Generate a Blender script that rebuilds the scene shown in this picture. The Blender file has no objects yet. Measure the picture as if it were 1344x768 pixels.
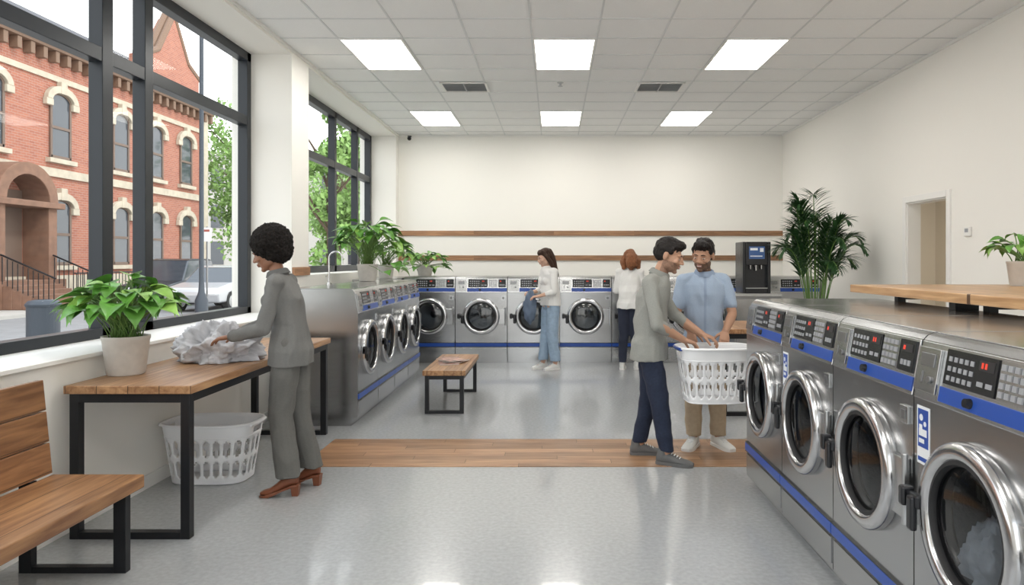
import bpy, bmesh, math, random
import numpy as np
from mathutils import Vector, Matrix, noise
random.seed(7)
V=Vector
scene=bpy.context.scene
COL=scene.collection
try:
    scene.view_settings.view_transform='Standard'
except Exception: pass

# ---------------------------------------------------------------- materials
MATS={}
def mk(name,color,rough=.5,metal=0.,bump=0.,bscale=60.,var=0.,vscale=6.,stretch=(1,1,1),emit=0.,spec=.5,coat=0.,alpha=1.,sheen=0.,rvar=0.,detail=4):
    m=bpy.data.materials.new(name); m.use_nodes=True
    nt=m.node_tree; N=nt.nodes; L=nt.links
    b=N['Principled BSDF']
    c=tuple(color)+(1,) if len(color)==3 else color
    b.inputs['Base Color'].default_value=c
    b.inputs['Roughness'].default_value=rough
    b.inputs['Metallic'].default_value=metal
    b.inputs['Specular IOR Level'].default_value=spec
    b.inputs['Coat Weight'].default_value=coat
    b.inputs['Sheen Weight'].default_value=sheen
    if emit:
        b.inputs['Emission Color'].default_value=c; b.inputs['Emission Strength'].default_value=emit
    if var or bump or rvar:
        tc=N.new('ShaderNodeTexCoord'); mp=N.new('ShaderNodeMapping'); mp.inputs['Scale'].default_value=stretch
        L.new(tc.outputs['Object'],mp.inputs['Vector'])
    if var or rvar:
        n=N.new('ShaderNodeTexNoise'); n.inputs['Scale'].default_value=vscale; n.inputs['Detail'].default_value=detail
        L.new(mp.outputs[0],n.inputs['Vector'])
    if var:
        r=N.new('ShaderNodeValToRGB'); e=r.color_ramp.elements
        e[0].position=.3; e[1].position=.7
        e[0].color=tuple(max(0,x*(1-var)) for x in c[:3])+(1,)
        e[1].color=tuple(min(1,x*(1+var)) for x in c[:3])+(1,)
        L.new(n.outputs['Fac'],r.inputs[0]); L.new(r.outputs[0],b.inputs['Base Color'])
    if rvar:
        mr=N.new('ShaderNodeMapRange'); mr.inputs['To Min'].default_value=max(0,rough-rvar); mr.inputs['To Max'].default_value=rough+rvar
        L.new(n.outputs['Fac'],mr.inputs['Value']); L.new(mr.outputs[0],b.inputs['Roughness'])
    if bump:
        n2=N.new('ShaderNodeTexNoise'); n2.inputs['Scale'].default_value=bscale; n2.inputs['Detail'].default_value=3
        L.new(mp.outputs[0],n2.inputs['Vector'])
        bp=N.new('ShaderNodeBump'); bp.inputs['Strength'].default_value=bump; bp.inputs['Distance'].default_value=.01
        L.new(n2.outputs['Fac'],bp.inputs['Height']); L.new(bp.outputs[0],b.inputs['Normal'])
    MATS[name]=m
    return m

def wood(name,c1,c2,axis='y',plank=.12,across='x',rough=.4,seam=True,plen=1.4):
    m=bpy.data.materials.new(name); m.use_nodes=True
    nt=m.node_tree; N=nt.nodes; L=nt.links; b=N['Principled BSDF']
    tc=N.new('ShaderNodeTexCoord'); sp=N.new('ShaderNodeSeparateXYZ'); L.new(tc.outputs['Object'],sp.inputs[0])
    ai={'x':0,'y':1,'z':2}
    def M(op,a,b_=None):
        n=N.new('ShaderNodeMath'); n.operation=op
        for i,q in enumerate((a,b_)):
            if q is None: continue
            if isinstance(q,(int,float)): n.inputs[i].default_value=q
            else: L.new(q,n.inputs[i])
        return n.outputs[0]
    acr=M('DIVIDE',sp.outputs[ai[across]],plank)
    idx=M('FLOOR',acr)
    lon=M('ADD',M('DIVIDE',sp.outputs[ai[axis]],plen),M('MULTIPLY',idx,.37))
    idl=M('FLOOR',lon)
    seed=M('ADD',M('MULTIPLY',idx,3.17),M('MULTIPLY',idl,7.31))
    wn=N.new('ShaderNodeTexWhiteNoise'); wn.noise_dimensions='1D'; L.new(seed,wn.inputs['W'])
    cmb=N.new('ShaderNodeCombineXYZ')
    for i,k in enumerate('xyz'):
        if k==axis: L.new(M('MULTIPLY',sp.outputs[i],1.2),cmb.inputs[i])
        else: L.new(M('MULTIPLY',sp.outputs[i],14.0),cmb.inputs[i])
    add=N.new('ShaderNodeVectorMath'); add.operation='ADD'; L.new(cmb.outputs[0],add.inputs[0])
    c3=N.new('ShaderNodeCombineXYZ'); L.new(M('MULTIPLY',seed,5.0),c3.inputs[0]); L.new(seed,c3.inputs[1]); L.new(seed,c3.inputs[2])
    L.new(c3.outputs[0],add.inputs[1])
    n=N.new('ShaderNodeTexNoise'); n.inputs['Scale'].default_value=2.2; n.inputs['Detail'].default_value=7; n.inputs['Distortion'].default_value=.6
    L.new(add.outputs[0],n.inputs['Vector'])
    r=N.new('ShaderNodeValToRGB'); e=r.color_ramp.elements
    e[0].position=.34; e[1].position=.66; e[0].color=tuple(c2)+(1,); e[1].color=tuple(c1)+(1,)
    L.new(n.outputs['Fac'],r.inputs[0])
    hs=N.new('ShaderNodeHueSaturation'); L.new(r.outputs[0],hs.inputs['Color'])
    mr=N.new('ShaderNodeMapRange'); mr.inputs['To Min'].default_value=.72; mr.inputs['To Max'].default_value=1.2
    L.new(wn.outputs[0],mr.inputs['Value']); L.new(mr.outputs[0],hs.inputs['Value'])
    out=hs.outputs[0]
    if seam:
        fr=M('FRACT',acr); a=M('LESS_THAN',fr,.03); fr2=M('FRACT',lon); a2=M('LESS_THAN',fr2,.004)
        sm=M('MAXIMUM',a,a2)
        mx=N.new('ShaderNodeMixRGB'); L.new(sm,mx.inputs[0]); L.new(out,mx.inputs[1]); mx.inputs[2].default_value=(.09,.045,.02,1)
        out=mx.outputs[0]
    L.new(out,b.inputs['Base Color']); b.inputs['Roughness'].default_value=rough
    bp=N.new('ShaderNodeBump'); bp.inputs['Strength'].default_value=.15; bp.inputs['Distance'].default_value=.004
    L.new(n.outputs['Fac'],bp.inputs['Height']); L.new(bp.outputs[0],b.inputs['Normal'])
    MATS[name]=m; return m

def glassmat(name,tint=(1,1,1),gloss=.08,rough=.02,fres=.35):
    m=bpy.data.materials.new(name); m.use_nodes=True; nt=m.node_tree; N=nt.nodes; L=nt.links
    N.remove(N['Principled BSDF']); out=[n for n in N if n.type=='OUTPUT_MATERIAL'][0]
    t=N.new('ShaderNodeBsdfTransparent'); t.inputs[0].default_value=tuple(tint)+(1,)
    g=N.new('ShaderNodeBsdfGlossy'); g.inputs['Roughness'].default_value=rough
    lw=N.new('ShaderNodeLayerWeight'); lw.inputs['Blend'].default_value=.3
    ma=N.new('ShaderNodeMath'); ma.operation='MULTIPLY_ADD'; L.new(lw.outputs['Fresnel'],ma.inputs[0]); ma.inputs[1].default_value=fres; ma.inputs[2].default_value=gloss
    ma.use_clamp=True
    mx=N.new('ShaderNodeMixShader'); L.new(ma.outputs[0],mx.inputs[0]); L.new(t.outputs[0],mx.inputs[1]); L.new(g.outputs[0],mx.inputs[2])
    L.new(mx.outputs[0],out.inputs[0]); MATS[name]=m; return m

def brickmat(name,c1,c2,mort,scale=1.):
    m=bpy.data.materials.new(name); m.use_nodes=True; nt=m.node_tree; N=nt.nodes; L=nt.links; b=N['Principled BSDF']
    tc=N.new('ShaderNodeTexCoord'); sp=N.new('ShaderNodeSeparateXYZ'); L.new(tc.outputs['Object'],sp.inputs[0])
    ad=N.new('ShaderNodeMath'); ad.operation='ADD'; L.new(sp.outputs[0],ad.inputs[0]); L.new(sp.outputs[1],ad.inputs[1])
    cm=N.new('ShaderNodeCombineXYZ'); L.new(ad.outputs[0],cm.inputs[0]); L.new(sp.outputs[2],cm.inputs[1])
    br=N.new('ShaderNodeTexBrick'); L.new(cm.outputs[0],br.inputs['Vector'])
    br.inputs['Scale'].default_value=scale; br.inputs['Brick Width'].default_value=.26; br.inputs['Row Height'].default_value=.09; br.inputs['Mortar Size'].default_value=.007
    br.inputs['Color1'].default_value=tuple(c1)+(1,); br.inputs['Color2'].default_value=tuple(c2)+(1,); br.inputs['Mortar'].default_value=tuple(mort)+(1,)
    L.new(br.outputs[0],b.inputs['Base Color']); b.inputs['Roughness'].default_value=.85
    MATS[name]=m; return m

mWall=mk('wall_paint',(.87,.85,.80),.75,bump=.03,bscale=180)
mCeil=mk('ceiling_tile',(.86,.86,.85),.9,bump=.35,bscale=160,var=.04,vscale=140)
mGrid=mk('ceiling_grid_metal',(.66,.67,.67),.5)
mLight=mk('light_diffuser',(1,.97,.915),.5,emit=12.0)
mFloor=mk('sealed_concrete',(.37,.38,.39),.20,var=.09,vscale=38,rvar=.05,coat=.3,bump=.01,bscale=30,detail=10)
mWoodF=wood('floor_planks',(.44,.26,.145),(.26,.135,.07),axis='x',across='y',plank=.1,rough=.33,plen=1.1)
mWoodT=wood('table_wood',(.50,.29,.145),(.27,.13,.06),axis='y',across='x',plank=.17,rough=.35,plen=6)
mWoodB=wood('bench_wood',(.44,.235,.11),(.22,.10,.045),axis='y',across='x',plank=.19,rough=.4,plen=8)
mWoodBz=wood('bench_back_wood',(.40,.20,.09),(.20,.09,.04),axis='y',across='z',plank=.155,rough=.4,plen=8)
mWoodR=wood('rail_wood',(.38,.20,.10),(.22,.11,.055),axis='x',across='z',plank=3,rough=.45,seam=False)
mWoodS=wood('shelf_wood',(.56,.35,.18),(.36,.2,.09),axis='y',across='x',plank=.25,rough=.35,plen=7)
mBlack=mk('black_steel',(.014,.015,.018),.4,metal=.3)
mFrame=mk('window_frame_metal',(.012,.016,.022),.35,metal=.2)
mGlass=glassmat('window_glass',(.98,.99,.985),.0,fres=.02)
mSteel=mk('stainless_steel',(.45,.455,.46),.24,metal=1,rvar=.06,vscale=3,stretch=(1,1,14),bump=.015,bscale=20)
mSteelD=mk('brushed_steel_dark',(.26,.265,.27),.35,metal=.9)
mSteelL=mk('satin_steel_light',(.54,.55,.56),.26,metal=1)
mChrome=mk('polished_steel',(.60,.60,.61),.18,metal=1)
mTop=mk('washer_top_steel',(.50,.50,.50),.18,metal=.9,rvar=.08,vscale=2)
mPBlk=mk('black_plastic',(.012,.013,.016),.25)
mBlue=mk('blue_stripe',(.02,.075,.36),.3)
mRubber=mk('rubber_gasket',(.02,.02,.022),.6)
mDrum=mk('drum_steel',(.26,.27,.28),.3,metal=.9,bump=.6,bscale=60)
mDGlass=glassmat('door_glass',(.40,.43,.46),.08,.03)
mRed=mk('red_display',(.8,.06,.03),.4,emit=.25)
mWhiteP=mk('white_print',(.8,.82,.84),.5)
mTeeth=mk('tooth_white',(.75,.73,.69),.4)
mEye=mk('eye_white',(.55,.53,.50),.4)
mGreyBtn=mk('grey_button',(.32,.33,.35),.5)
mPlastic=mk('white_plastic',(.84,.85,.87),.35)
mPot=mk('ceramic_pot',(.56,.53,.49),.55,var=.06,vscale=20)
mSoil=mk('soil',(.05,.03,.02),.9,bump=.5)
mLeaf=mk('leaf_green',(.10,.27,.04),.38,var=.35,vscale=9)
mLeaf2=mk('leaf_light_green',(.21,.39,.07),.4,var=.3,vscale=9)
mPalm=mk('palm_leaf',(.025,.08,.022),.45,var=.3,vscale=5)
mStem=mk('plant_stem',(.12,.22,.05),.5)
mPaper=mk('paper_page',(.75,.73,.70),.6)
mMag=mk('magazine_cover',(.45,.27,.22),.35,var=.7,vscale=14)
mCloth=mk('folded_laundry_cloth',(.54,.54,.57),.85,var=.3,vscale=5,bump=.2,bscale=120)
mClothW=mk('white_laundry_cloth',(.78,.80,.83),.85,bump=.2,bscale=100)
mAsphalt=mk('asphalt',(.24,.24,.245),.85,var=.1,vscale=3)
mSide=mk('sidewalk_concrete',(.46,.44,.41),.85,var=.06,vscale=2)
mBrick=brickmat('red_brick',(.40,.155,.10),(.32,.115,.078),(.38,.27,.22))
mStone=mk('cream_stone',(.50,.44,.35),.8,var=.12,vscale=4)
mStoneB=mk('brown_stone',(.22,.12,.08),.8,var=.15,vscale=4)
mCorn=mk('cornice_brown',(.20,.125,.085),.7)
mDkGlass=mk('dark_window_pane',(.05,.06,.075),.08,spec=.8)
mFrmW=mk('painted_window_frame',(.16,.11,.085),.6)
mRoof=mk('slate_roof',(.10,.10,.11),.8)
mBark=mk('tree_bark',(.12,.085,.06),.9,bump=.5,bscale=10)
mTree=mk('tree_foliage',(.20,.34,.09),.6,var=.4,vscale=1.2)
mCarS=mk('silver_car_paint',(.55,.56,.58),.25,metal=.5)
mCarD=mk('dark_car_paint',(.04,.045,.055),.25,metal=.4)
mTire=mk('tire_rubber',(.02,.02,.02),.8)
mBin=mk('litter_bin_metal',(.035,.045,.06),.5)
mBeige=mk('hallway_paint',(.72,.67,.59),.8)
mTrimW=mk('white_trim',(.84,.83,.80),.45)
mGreyBld=mk('pale_building',(.50,.48,.45),.85)
mVentD=mk('vent_dark',(.06,.06,.065),.7)
mVent=mk('vent_metal',(.50,.51,.52),.5)

# ---------------------------------------------------------------- mesh builder
class MB:
    def __init__(s): s.v=[]; s.f=[]; s.m=[]
    def add(s,vs,fs,mi=0,T=None):
        o=len(s.v)
        for p in vs:
            p=V(p)
            s.v.append(tuple(T@p) if T is not None else tuple(p))
        for f in fs:
            s.f.append(tuple(i+o for i in f)); s.m.append(mi)
    def box(s,x0,x1,y0,y1,z0,z1,mi=0,T=None):
        vs=[(x,y,z) for z in (z0,z1) for y in (y0,y1) for x in (x0,x1)]
        s.add(vs,[(0,2,3,1),(4,5,7,6),(0,1,5,4),(2,6,7,3),(0,4,6,2),(1,3,7,5)],mi,T)
    def loft(s,rings,mi=0,T=None,cap=True,closed=True):
        n=len(rings[0]); vs=[p for r in rings for p in r]; fs=[]
        for k in range(len(rings)-1):
            for i in range(n if closed else n-1):
                j=(i+1)%n; fs.append((k*n+i,k*n+j,(k+1)*n+j,(k+1)*n+i))
        if cap and closed:
            fs.append(tuple(range(n-1,-1,-1))); fs.append(tuple((len(rings)-1)*n+i for i in range(n)))
        s.add(vs,fs,mi,T)
    def lathe(s,prof,n=32,mi=0,T=None,cap=True):
        rings=[[(r*math.cos(2*math.pi*i/n),r*math.sin(2*math.pi*i/n),h) for i in range(n)] for r,h in prof]
        s.loft(rings,mi,T,cap)
    def cyl(s,p0,p1,r0,r1=None,n=14,mi=0,T=None):
        if r1 is None: r1=r0
        p0=V(p0);p1=V(p1); d=(p1-p0)
        if d.length<1e-6: return
        d.normalize(); a=d.orthogonal().normalized(); b=d.cross(a)
        rings=[[p+(a*math.cos(2*math.pi*i/n)+b*math.sin(2*math.pi*i/n))*r for i in range(n)] for p,r in ((p0,r0),(p1,r1))]
        s.loft(rings,mi,T)
    def ell(s,c,r,mi=0,T=None,n=16,m=10,R=None):
        c=V(c); r=(r,r,r) if isinstance(r,(int,float)) else r
        vs=[];fs=[]
        for k in range(1,m):
            ph=math.pi*k/m
            for i in range(n):
                th=2*math.pi*i/n
                p=V((r[0]*math.sin(ph)*math.cos(th),r[1]*math.sin(ph)*math.sin(th),r[2]*math.cos(ph)))
                if R is not None: p=R@p
                vs.append(c+p)
        pt=V((0,0,r[2])); pb=V((0,0,-r[2]))
        if R is not None: pt=R@pt; pb=R@pb
        vs.append(c+pt); vs.append(c+pb); a=len(vs)-2
        for k in range(m-2):
            for i in range(n):
                j=(i+1)%n; fs.append((k*n+i,(k+1)*n+i,(k+1)*n+j,k*n+j))
        for i in range(n):
            j=(i+1)%n; fs.append((a,i,j)); fs.append((a+1,(m-2)*n+j,(m-2)*n+i))
        s.add(vs,fs,mi,T)
    def chain(s,pts,rs,n=14,mi=0,T=None,balls=True):
        for i in range(len(pts)-1): s.cyl(pts[i],pts[i+1],rs[i],rs[i+1],n,mi,T)
        if balls:
            for p,r in zip(pts,rs): s.ell(p,r,mi,T,n=n,m=8)
    def tube(s,pts,r,n=10,mi=0,T=None,closed=False):
        pts=[V(p) for p in pts]; rings=[]; prev=None
        for i,p in enumerate(pts):
            if closed: d=pts[(i+1)%len(pts)]-pts[i-1]
            else: d=pts[min(i+1,len(pts)-1)]-pts[max(i-1,0)]
            d.normalize()
            a=d.orthogonal().normalized() if prev is None else (prev-d*prev.dot(d)).normalized()
            prev=a; b=d.cross(a); rr=r[i] if isinstance(r,(list,tuple)) else r
            rings.append([p+(a*math.cos(2*math.pi*k/n)+b*math.sin(2*math.pi*k/n))*rr for k in range(n)])
        if closed: rings.append(rings[0]); s.loft(rings,mi,T,cap=False)
        else: s.loft(rings,mi,T)
    def mesh(s,name,mats,smooth=False,angle=40,normals=True):
        me=bpy.data.meshes.new(name); me.from_pydata([tuple(v) for v in s.v],[],s.f)
        for m in mats: me.materials.append(m)
        me.polygons.foreach_set('material_index',s.m)
        if normals:
            bm=bmesh.new(); bm.from_mesh(me); bmesh.ops.recalc_face_normals(bm,faces=bm.faces[:]); bm.to_mesh(me); bm.free()
        if smooth:
            me.shade_smooth()
            if angle: me.set_sharp_from_angle(angle=math.radians(angle))
        me.update(); return me
    def obj(s,name,mats,parent=None,smooth=False,angle=40,bevel=0,loc=(0,0,0),normals=True,**kw):
        if not isinstance(mats,(list,tuple)): mats=[mats]
        return mkobj(name,s.mesh(name,mats,smooth,angle,normals),parent,bevel,loc,**kw)

def mkobj(name,me,parent=None,bevel=0,loc=(0,0,0),rot=None,**kw):
    o=bpy.data.objects.new(name,me); COL.objects.link(o); o.location=loc
    if rot is not None: o.rotation_euler=(0,0,rot)
    if parent: o.parent=parent
    if bevel:
        b=o.modifiers.new('bevel','BEVEL'); b.width=bevel; b.segments=2; b.limit_method='ANGLE'; b.angle_limit=math.radians(35)
    for k,v in kw.items(): o[k]=v
    return o
def thing(name,label,category,loc=(0,0,0),rot=0,**kw):
    return mkobj(name,None,None,0,loc,rot,label=label,category=category,**kw)
def copy_tree(root,loc,rot=None,label=None,skip=()):
    def cp(o,par):
        c=o.copy(); COL.objects.link(c)
        if par: c.parent=par
        for ch in [x for x in bpy.data.objects if x.parent==o and x not in skip]: cp(ch,c)
        return c
    c=cp(root,None); c.location=loc
    if rot is not None: c.rotation_euler=(0,0,rot)
    if label: c['label']=label
    return c
def Tm(loc=(0,0,0),rz=0,rx=0,ry=0,s=1):
    return Matrix.Translation(V(loc))@Matrix.Rotation(rz,4,'Z')@Matrix.Rotation(ry,4,'Y')@Matrix.Rotation(rx,4,'X')@Matrix.Scale(s,4)

# ---------------------------------------------------------------- camera
CH=1.52; F=930.
cam=bpy.data.cameras.new('camera'); co=bpy.data.objects.new('camera',cam); COL.objects.link(co)
co.location=(0,0,CH); co.rotation_euler=(math.pi/2,0,0)
cam.sensor_width=36; cam.lens=F/1344*36; cam.shift_x=-55/1344; cam.shift_y=-42/1344; cam.clip_end=300
scene.camera=co

XL=-2.72; XR=4.0; YB=12.4; YF=-2.2; ZC=3.72; XG=-3.2; XO=-3.34
WH=3.66
# ---------------------------------------------------------------- room
b=MB(); b.box(XO,XR+.15,YF,YB,-.15,0); b.obj('floor',mFloor,kind='structure')
b=MB(); b.box(XO,XR+.15,YF,YB+.15,ZC,ZC+.15); b.obj('ceiling',mCeil,kind='structure')
b=MB(); b.box(-1.86,XR-.02,5.215,6.015,0,.004); b.obj('trim_1',mWoodF,kind='structure')
b=MB(); b.box(XL,XR+.15,YB,YB+.15,0,ZC); b.obj('wall_back',mWall,kind='structure')
b=MB(); b.box(XO,XR+.15,YF-.15,YF,0,.25); b.box(XO,XR+.15,YF-.15,YF,3.45,ZC); b.box(XO,-2.3,YF-.15,YF,.25,3.45); b.box(3.7,XR+.15,YF-.15,YF,.25,3.45); b.obj('wall_front',mWall,kind='structure')
b=MB(); a,c=YF-.11,YF-.04
b.box(-2.3,3.7,a,c,.25,.33); b.box(-2.3,3.7,a,c,3.37,3.45)
for x in (-2.3,-.8,.7,2.12,3.62): b.box(x,x+.08,a,c,.25,3.45)
w=b.obj('window_3',mFrame,kind='structure')  # unseen window, added to let soft daylight in from behind the camera
b=MB(); b.box(-2.25,3.65,YF-.08,YF-.072,.3,3.4); b.obj('glass_pane',mGlass,w)
b=MB()
W1a,W1b,W2a,W2b=.6,7.35,7.86,12.2
S1,S2=.96,1.36
b.box(XO,XL,YF,W1b,0,S1); b.box(XO,XL,YF,W1b,WH,ZC); b.box(XO,XL,YF,W1a,S1,WH)
b.box(XO,XL,W1b,W2a,0,ZC); b.box(XO,XL,W2a,W2b,0,S2); b.box(XO,XL,W2a,W2b,WH,ZC); b.box(XO,XL,W2b,YB+.15,0,ZC)
b.obj('wall_left',mWall,kind='structure')
D0,D1,DZ=7.2,8.03,2.17
b=MB(); X1=XR+.15
b.box(XR,X1,YF,D0,0,ZC); b.box(XR,X1,D1,YB,0,ZC); b.box(XR,X1,D0,D1,DZ,ZC)
b.obj('wall_right',mWall,kind='structure')
b=MB(); t=.07
b.box(XR-.018,XR,D0-t,D0,0,DZ+t); b.box(XR-.018,XR,D1,D1+t,0,DZ+t); b.box(XR-.018,XR,D0,D1,DZ,DZ+t)
b.box(XR,X1,D0,D0+.015,0,DZ); b.box(XR,X1,D1-.015,D1,0,DZ); b.box(XR,X1,D0,D1,DZ-.015,DZ)
b.obj('trim_2',mTrimW,kind='structure',bevel=.003)
# hallway behind the doorway
b=MB()
b.box(5.6,5.7,6.2,10.5,0,2.8); b.box(X1,5.6,10.4,10.5,0,2.8); b.box(X1,5.6,6.2,6.3,0,2.8); b.box(X1,5.7,6.2,10.5,2.8,2.9); b.box(X1,5.7,6.2,10.5,-.1,0)
b.obj('wall_hallway',mBeige,kind='structure')
b=MB(); b.box(5.56,5.6,8.75,9.65,0,2.1); b.box(5.54,5.56,8.69,8.75,0,2.16); b.box(5.54,5.56,9.65,9.71,0,2.16); b.box(5.54,5.56,8.75,9.65,2.1,2.16)
b.obj('door_1',mTrimW,kind='structure')
hl=bpy.data.lights.new('hallway_fill_light','AREA'); hl.energy=22; hl.size=.6; hl.color=(1,.93,.82); ho=bpy.data.objects.new('hallway_fill_light',hl); COL.objects.link(ho); ho.location=(4.9,8.3,2.78)  # fill light without a fixture, added to brighten the hallway
# baseboards
b=MB(); b.box(XL,XL+.012,YF,YB,0,.09); b.obj('baseboard_left',mTrimW,kind='structure')
b=MB(); b.box(XR-.012,XR,YF,D0-t,0,.09); b.box(XR-.012,XR,D1+t,YB,0,.09); b.obj('baseboard_right',mTrimW,kind='structure')
# ceiling grid
b=MB()
x=-.215-.64*4
while x<XR:
    if x>XL: b.box(x-.009,x+.009,YF,YB,ZC-.006,ZC)
    x+=.64
y=7.0-.5633*16
while y<YB:
    b.box(XL,XR,y-.009,y+.009,ZC-.0055,ZC+.001)
    y+=.5633
b.obj('trim_3',mGrid,kind='structure')
b=MB(); b.box(XL,XR,YB-.02,YB,ZC-.03,ZC); b.box(XR-.02,XR,YF,YB,ZC-.03,ZC); b.box(XL,XL+.02,YF,YB,ZC-.03,ZC)
b.obj('trim_4',mTrimW,kind='structure')
# rails
def rail(n,x0,x1,y0,y1,z0,z1,m):
    b=MB(); b.box(x0,x1,y0,y1,z0,z1); b.obj('trim_%d'%n,m,kind='structure',bevel=.003)
rail(5,XL,XR,YB-.025,YB,1.95,2.04,mWoodR)
rail(6,XL,XR,YB-.025,YB,1.52,1.61,mWoodR)
mWoodRy=wood('rail_wood_side',(.42,.22,.11),(.25,.12,.06),axis='y',across='z',plank=3,rough=.45,seam=False)
rail(7,XL,XL+.025,W1b+.01,W2a-.02,1.36,1.45,mWoodRy)
# lights
lp=None
for r,(y0,y1) in enumerate(((7.0,8.127),(10.38,11.507),(3.62,4.747),(.24,1.367))):
    for x0 in (-2.135,-.215,1.705):
        if lp is None:
            lp=thing('ceiling_light','recessed rectangular white LED panel set into ceiling grid','ceiling light',(x0+.32,(y0+y1)/2,ZC-.012),group='ceiling light panels')
            b=MB(); w=.295; l=.545
            b.box(-w,w,-l,l,-.001,.008); b.obj('diffuser',mLight,lp)
            b=MB(); W=.315;Lh=.56
            for a in ((-W,-w,-Lh,Lh),(w,W,-Lh,Lh),(-w,w,-Lh,-l),(-w,w,l,Lh)): b.box(a[0],a[1],a[2],a[3],-.004,.010)
            b.obj('frame',mTrimW,lp)
        else: copy_tree(lp,(x0+.32,(y0+y1)/2,ZC-.012))
# vents
v0=None
for cx in (-1.12,1.33):
    if v0 is None:
        v0=thing('air_vent','grey louvred air vent in the tiled ceiling','air vent',(cx,8.95,ZC-.002),group='ceiling air vents')
        b=MB(); w=.29;l=.235
        for a in ((-w,-w+.03,-l,l),(w-.03,w,-l,l),(-w,w,-l,-l+.03),(-w,w,l-.03,l)): b.box(*a,-.018,-.004)
        b.obj('frame',mTrimW,v0)
        b=MB(); b.box(-w+.03,w-.03,-l+.03,l-.03,-.006,-.003); b.obj('duct_opening',mVentD,v0)
        b=MB()
        for i in range(7):
            yy=-l+.05+i*.055; b.box(-w+.03,w-.03,-.016,.016,-.0015,.0015,0,Tm((0,yy,-.014),rx=.7))
        b.box(-.006,.006,-l+.03,l-.03,-.022,-.006)
        b.obj('louver',mVent,v0)
    else: copy_tree(v0,(cx,8.95,ZC-.002))
b=MB(); b.lathe([(.04,0),(.04,-.006),(.015,-.01),(.012,-.04),(.03,-.045),(.03,-.049),(0.001,-.05)],20)
b.obj('sprinkler_head',mVent,smooth=True,loc=(.08,8.75,ZC-.001),label='small metal fire sprinkler head on the ceiling',category='sprinkler')
b=MB(); b.box(-.03,.03,-.02,.02,-.02,0); b.ell((0,-.03,-.05),(.035,.05,.035)); b.obj('security_camera',mPBlk,smooth=True,loc=(-2.5,YB-.12,ZC-.04),label='small black security camera in the ceiling corner',category='security camera')

# windows
def window(n,y0,y1,z0,z1,mull,trans):
    b=MB(); h=.045; a,c=XG-.04,XG+.06
    b.box(a,c,y0,y0+.09,z0,z1); b.box(a,c,y1-.09,y1,z0,z1); b.box(a,c,y0,y1,z0,z0+.09); b.box(a,c,y0,y1,z1-.09,z1)
    for m,w in mull: b.box(a,c,m-w/2,m+w/2,z0,z1)
    for m in trans: b.box(a,c-.004,y0,y1,m-.05,m+.05)
    w=b.obj('window_%d'%n,mFrame,bevel=.004,kind='structure')
    b=MB(); b.box(XG-.008,XG,y0+.05,y1-.05,z0+.05,z1-.05); b.obj('glass_pane',mGlass,w)
window(1,W1a,W1b,S1,WH,[(1.9,.11),(3.45,.11),(4.99,.12),(5.5,.11)],[2.955])
window(2,W2a,W2b,S2,WH,[(8.9,.09),(10.2,.09),(11.35,.09)],[2.9])
rail(8,XO+.1,XL+.03,W1a,W1b,S1-.004,S1+.02,mTrimW)

# thermostat
th=thing('thermostat','small white wall thermostat beside the doorway','thermostat',(XR-.013,6.83,1.80))
b=MB(); b.box(-.012,.012,-.05,.05,-.045,.045); b.obj('housing',mTrimW,th,bevel=.006)
b=MB(); b.box(-.0135,-.012,-.028,.028,-.008,.028); b.obj('screen',mGreyBtn,th)

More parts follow.
